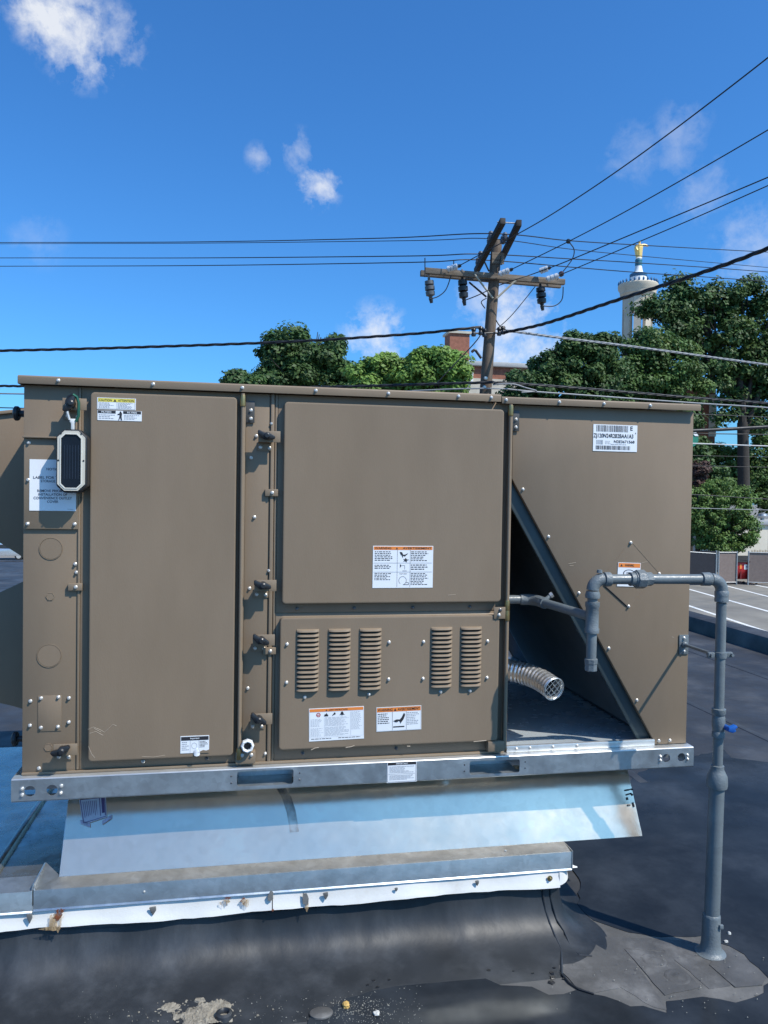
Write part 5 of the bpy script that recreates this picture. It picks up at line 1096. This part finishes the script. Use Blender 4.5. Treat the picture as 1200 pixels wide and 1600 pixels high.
gate(1122.5, 1151, 'brown screened gate left of the red dumpster'); gate(1169, 1212, 'brown screened gate right of the red dumpster, half covering it', -.8)
DB = FY+.45
DU = thing('dumpster', 'red dumpster with a white label standing between the screened gates', 'dumpster', (fx(1160, DB), DB, -4.5))
z_ = lambda y: at(1160, y, Y=DB).z
part('bin', MB().loops([[(fx(1147, DB), DB, z_(905)), (fx(1188, DB), DB, z_(905)), (fx(1188, DB), DB+1.6, z_(905)), (fx(1147, DB), DB+1.6, z_(905))], [(fx(1145, DB), DB-.35, z_(890)), (fx(1190, DB), DB-.35, z_(890)), (fx(1190, DB), DB+1.7, z_(890)), (fx(1145, DB), DB+1.7, z_(890))], [(fx(1145, DB), DB-.35, z_(878)), (fx(1190, DB), DB-.35, z_(878)), (fx(1190, DB), DB+1.7, z_(876)), (fx(1145, DB), DB+1.7, z_(876))]]), DUMP, DU, .02)
part('lid', MB().prism([(DB-.5, z_(878)), (DB+1.75, z_(873)), (DB+1.75, z_(871)), (DB-.5, z_(876))], 'x', fx(1144, DB), fx(1191, DB)), RUBBER, DU, .01)
part('label_plate', MB().box(fx(1158, DB), fx(1169.5, DB), DB-.375, DB-.355, z_(889), z_(881)), TWHITE, DU); part('label_print', MB().box(fx(1160, DB), fx(1168, DB), DB-.385, DB-.376, z_(886), z_(884)), INKG, DU); part('label_plate', MB().box(fx(1151, DB), fx(1154, DB), DB-.375, DB-.355, z_(888), z_(881)), ORANGE, DU)
for px in (1154, 1166): part('rib', MB().box(fx(px, DB)-.05, fx(px, DB)+.05, DB-.30, DB-.05, z_(904), z_(892)), mat('dumpster_dark', (.16, .01, .012), .5), DU)
for px in (1150, 1164, 1184): part('caster', MB().cyl((fx(px, DB)-.05, DB+.1, -4.4), (fx(px, DB)+.05, DB+.1, -4.4), .10, n=14), RUBBER, DU)
GY = FY+8
GA = thing('cream_garage', 'low cream building with a roof vent behind the dumpster', 'building', (at(1190, 850, Y=GY).x, GY, -4.5))
gx = at(1150, 850, Y=GY).x; gz = at(1190, 820, Y=GY).z
part('wall', MB().box(gx, gx+14, GY, GY+9, -4.5, gz), STUCCO, GA); part('roof_edge', MB().box(gx-.2, gx+14.2, GY-.25, GY+9.2, gz, gz+.35), ROOFG, GA, .03)
vx = at(1191, 810, Y=GY+1.5); part('roof_vent', MB().lathe([(.16, gz+.35-vx.z), (.16, .0), (.36, .05), (.42, .22), (.36, .40), (.12, .48)], (vx.x, GY+1.5, vx.z), n=18), STEELP, GA)
for k in range(3): part('wall_panel_joint', MB().box(gx+3+3.2*k, gx+3.06+3.2*k, GY-.02, GY-.001, -4.4, gz-.1), LIME, GA)
WF = thing('wooden_fence', 'pale slatted wooden fence behind the brown screen at the right edge', 'fence', (at(1190, 880, Y=FY+3.4).x, FY+3.4, -4.5))
for k in range(9):
    xx = at(1174+4.2*k, 880, Y=FY+3.4).x; part('slat', MB().box(xx, xx+.14, FY+3.4, FY+3.44, -4.5, at(1190, 860, Y=FY+3.4).z+.05*(k % 2)), mat('pale_wood', (.42, .36, .27), .8, 0, .2, 3), WF)
part('rail', MB().box(at(1172, 880, Y=FY+3.4).x, at(1214, 880, Y=FY+3.4).x, FY+3.45, FY+3.5, -2.9, -2.78), mat('pale_wood', (.42, .36, .27), .8), WF)
# green sign whose edge shows past the unit
sg = at(1079, 686, Y=21); SG = thing('hanging_sign', 'round green and white sign peeping out behind the unit top corner', 'sign', (sg.x, 21, -4.5))
part('sign_face', MB().lathe([(.001, 0), (.26, 0), (.27, .02), (.26, .05), (.001, .05)], sg, (0, -1, 0), 24), GREEN, SG); part('sign_rim', MB().prism([(sg.x+.02, sg.z+.20), (sg.x+.15, sg.z+.24), (sg.x+.25, sg.z+.10), (sg.x+.12, sg.z+.10)], 'y', 20.93, 20.945), TWHITE, SG); part('sign_post', MB().cyl((sg.x-.1, 21.08, -4.5), (sg.x-.1, 21.08, sg.z+.25), .05), STEELP, SG)

# parked cars seen through the gap left of the unit
def car(px, py_, ang, m, label):
    p = at(px, py_, Z=-4.5); t = thing('parked_car', label, 'car', (p.x, p.y, -4.5), 'cars parked beyond the roof'); t.rotation_euler.z = ang
    Bz = [(-2.2, .35), (-2.25, .62), (-2.15, .85), (-1.2, .95), (-.55, 1.38), (.85, 1.42), (1.55, 1.02), (2.15, .92), (2.25, .6), (2.2, .35)]
    def cp(name, mb, m_, bev=0): o = link(name, mb.mesh(name, m_, bev), t); return o
    prof = lambda w0, w1: None
    rings = []
    for y, s_, zs in ((-.86, .97, .0), (-.80, 1, 0), (.80, 1, 0), (.86, .97, 0)): rings.append([(x*s_, y*(1 if z < 1.0 else .86), z) for x, z in Bz])
    cp('body', MB().loops(rings), m, .04)
    cp('side_window', MB().prism([(-1.02, .98), (-.50, 1.32), (.78, 1.35), (1.30, 1.02)], 'y', -.80, -.765), GLASS); cp('side_window', MB().prism([(-1.02, .98), (-.50, 1.32), (.78, 1.35), (1.30, 1.02)], 'y', .765, .80), GLASS)
    cp('windscreen', MB().add([(-1.20, -.66, .965), (-1.20, .66, .965), (-.58, .60, 1.375), (-.58, -.60, 1.375)], [(0, 1, 2, 3)]), GLASS); cp('rear_window', MB().add([(1.56, -.66, 1.04), (1.56, .66, 1.04), (.90, .60, 1.42), (.90, -.60, 1.42)], [(0, 1, 2, 3)]), GLASS)
    for x in (-1.38, 1.36):
        for y in (-.84, .68):
            w = cp('wheel', MB().cyl((x, y, .32), (x, y+.18, .32), .32, n=20), RUBBER, .02); h = link('rim', MB().cyl((x, y-.01, .32), (x, y+.19, .32), .19, n=14).mesh('rim', ZINC), w)
    for y in (-.62, .62):
        cp('headlight', MB().box(-2.24, -2.18, y-.16, y+.16, .66, .78), PORC, .01); cp('tail_light', MB().box(2.17, 2.23, y-.14, y+.14, .74, .88), RED, .01)
    return t
car(5, 874, .10, CARS, 'silver parked car in the gap left of the unit'); car(-6, 861, .05, CARB, 'dark blue parked car behind the silver one')
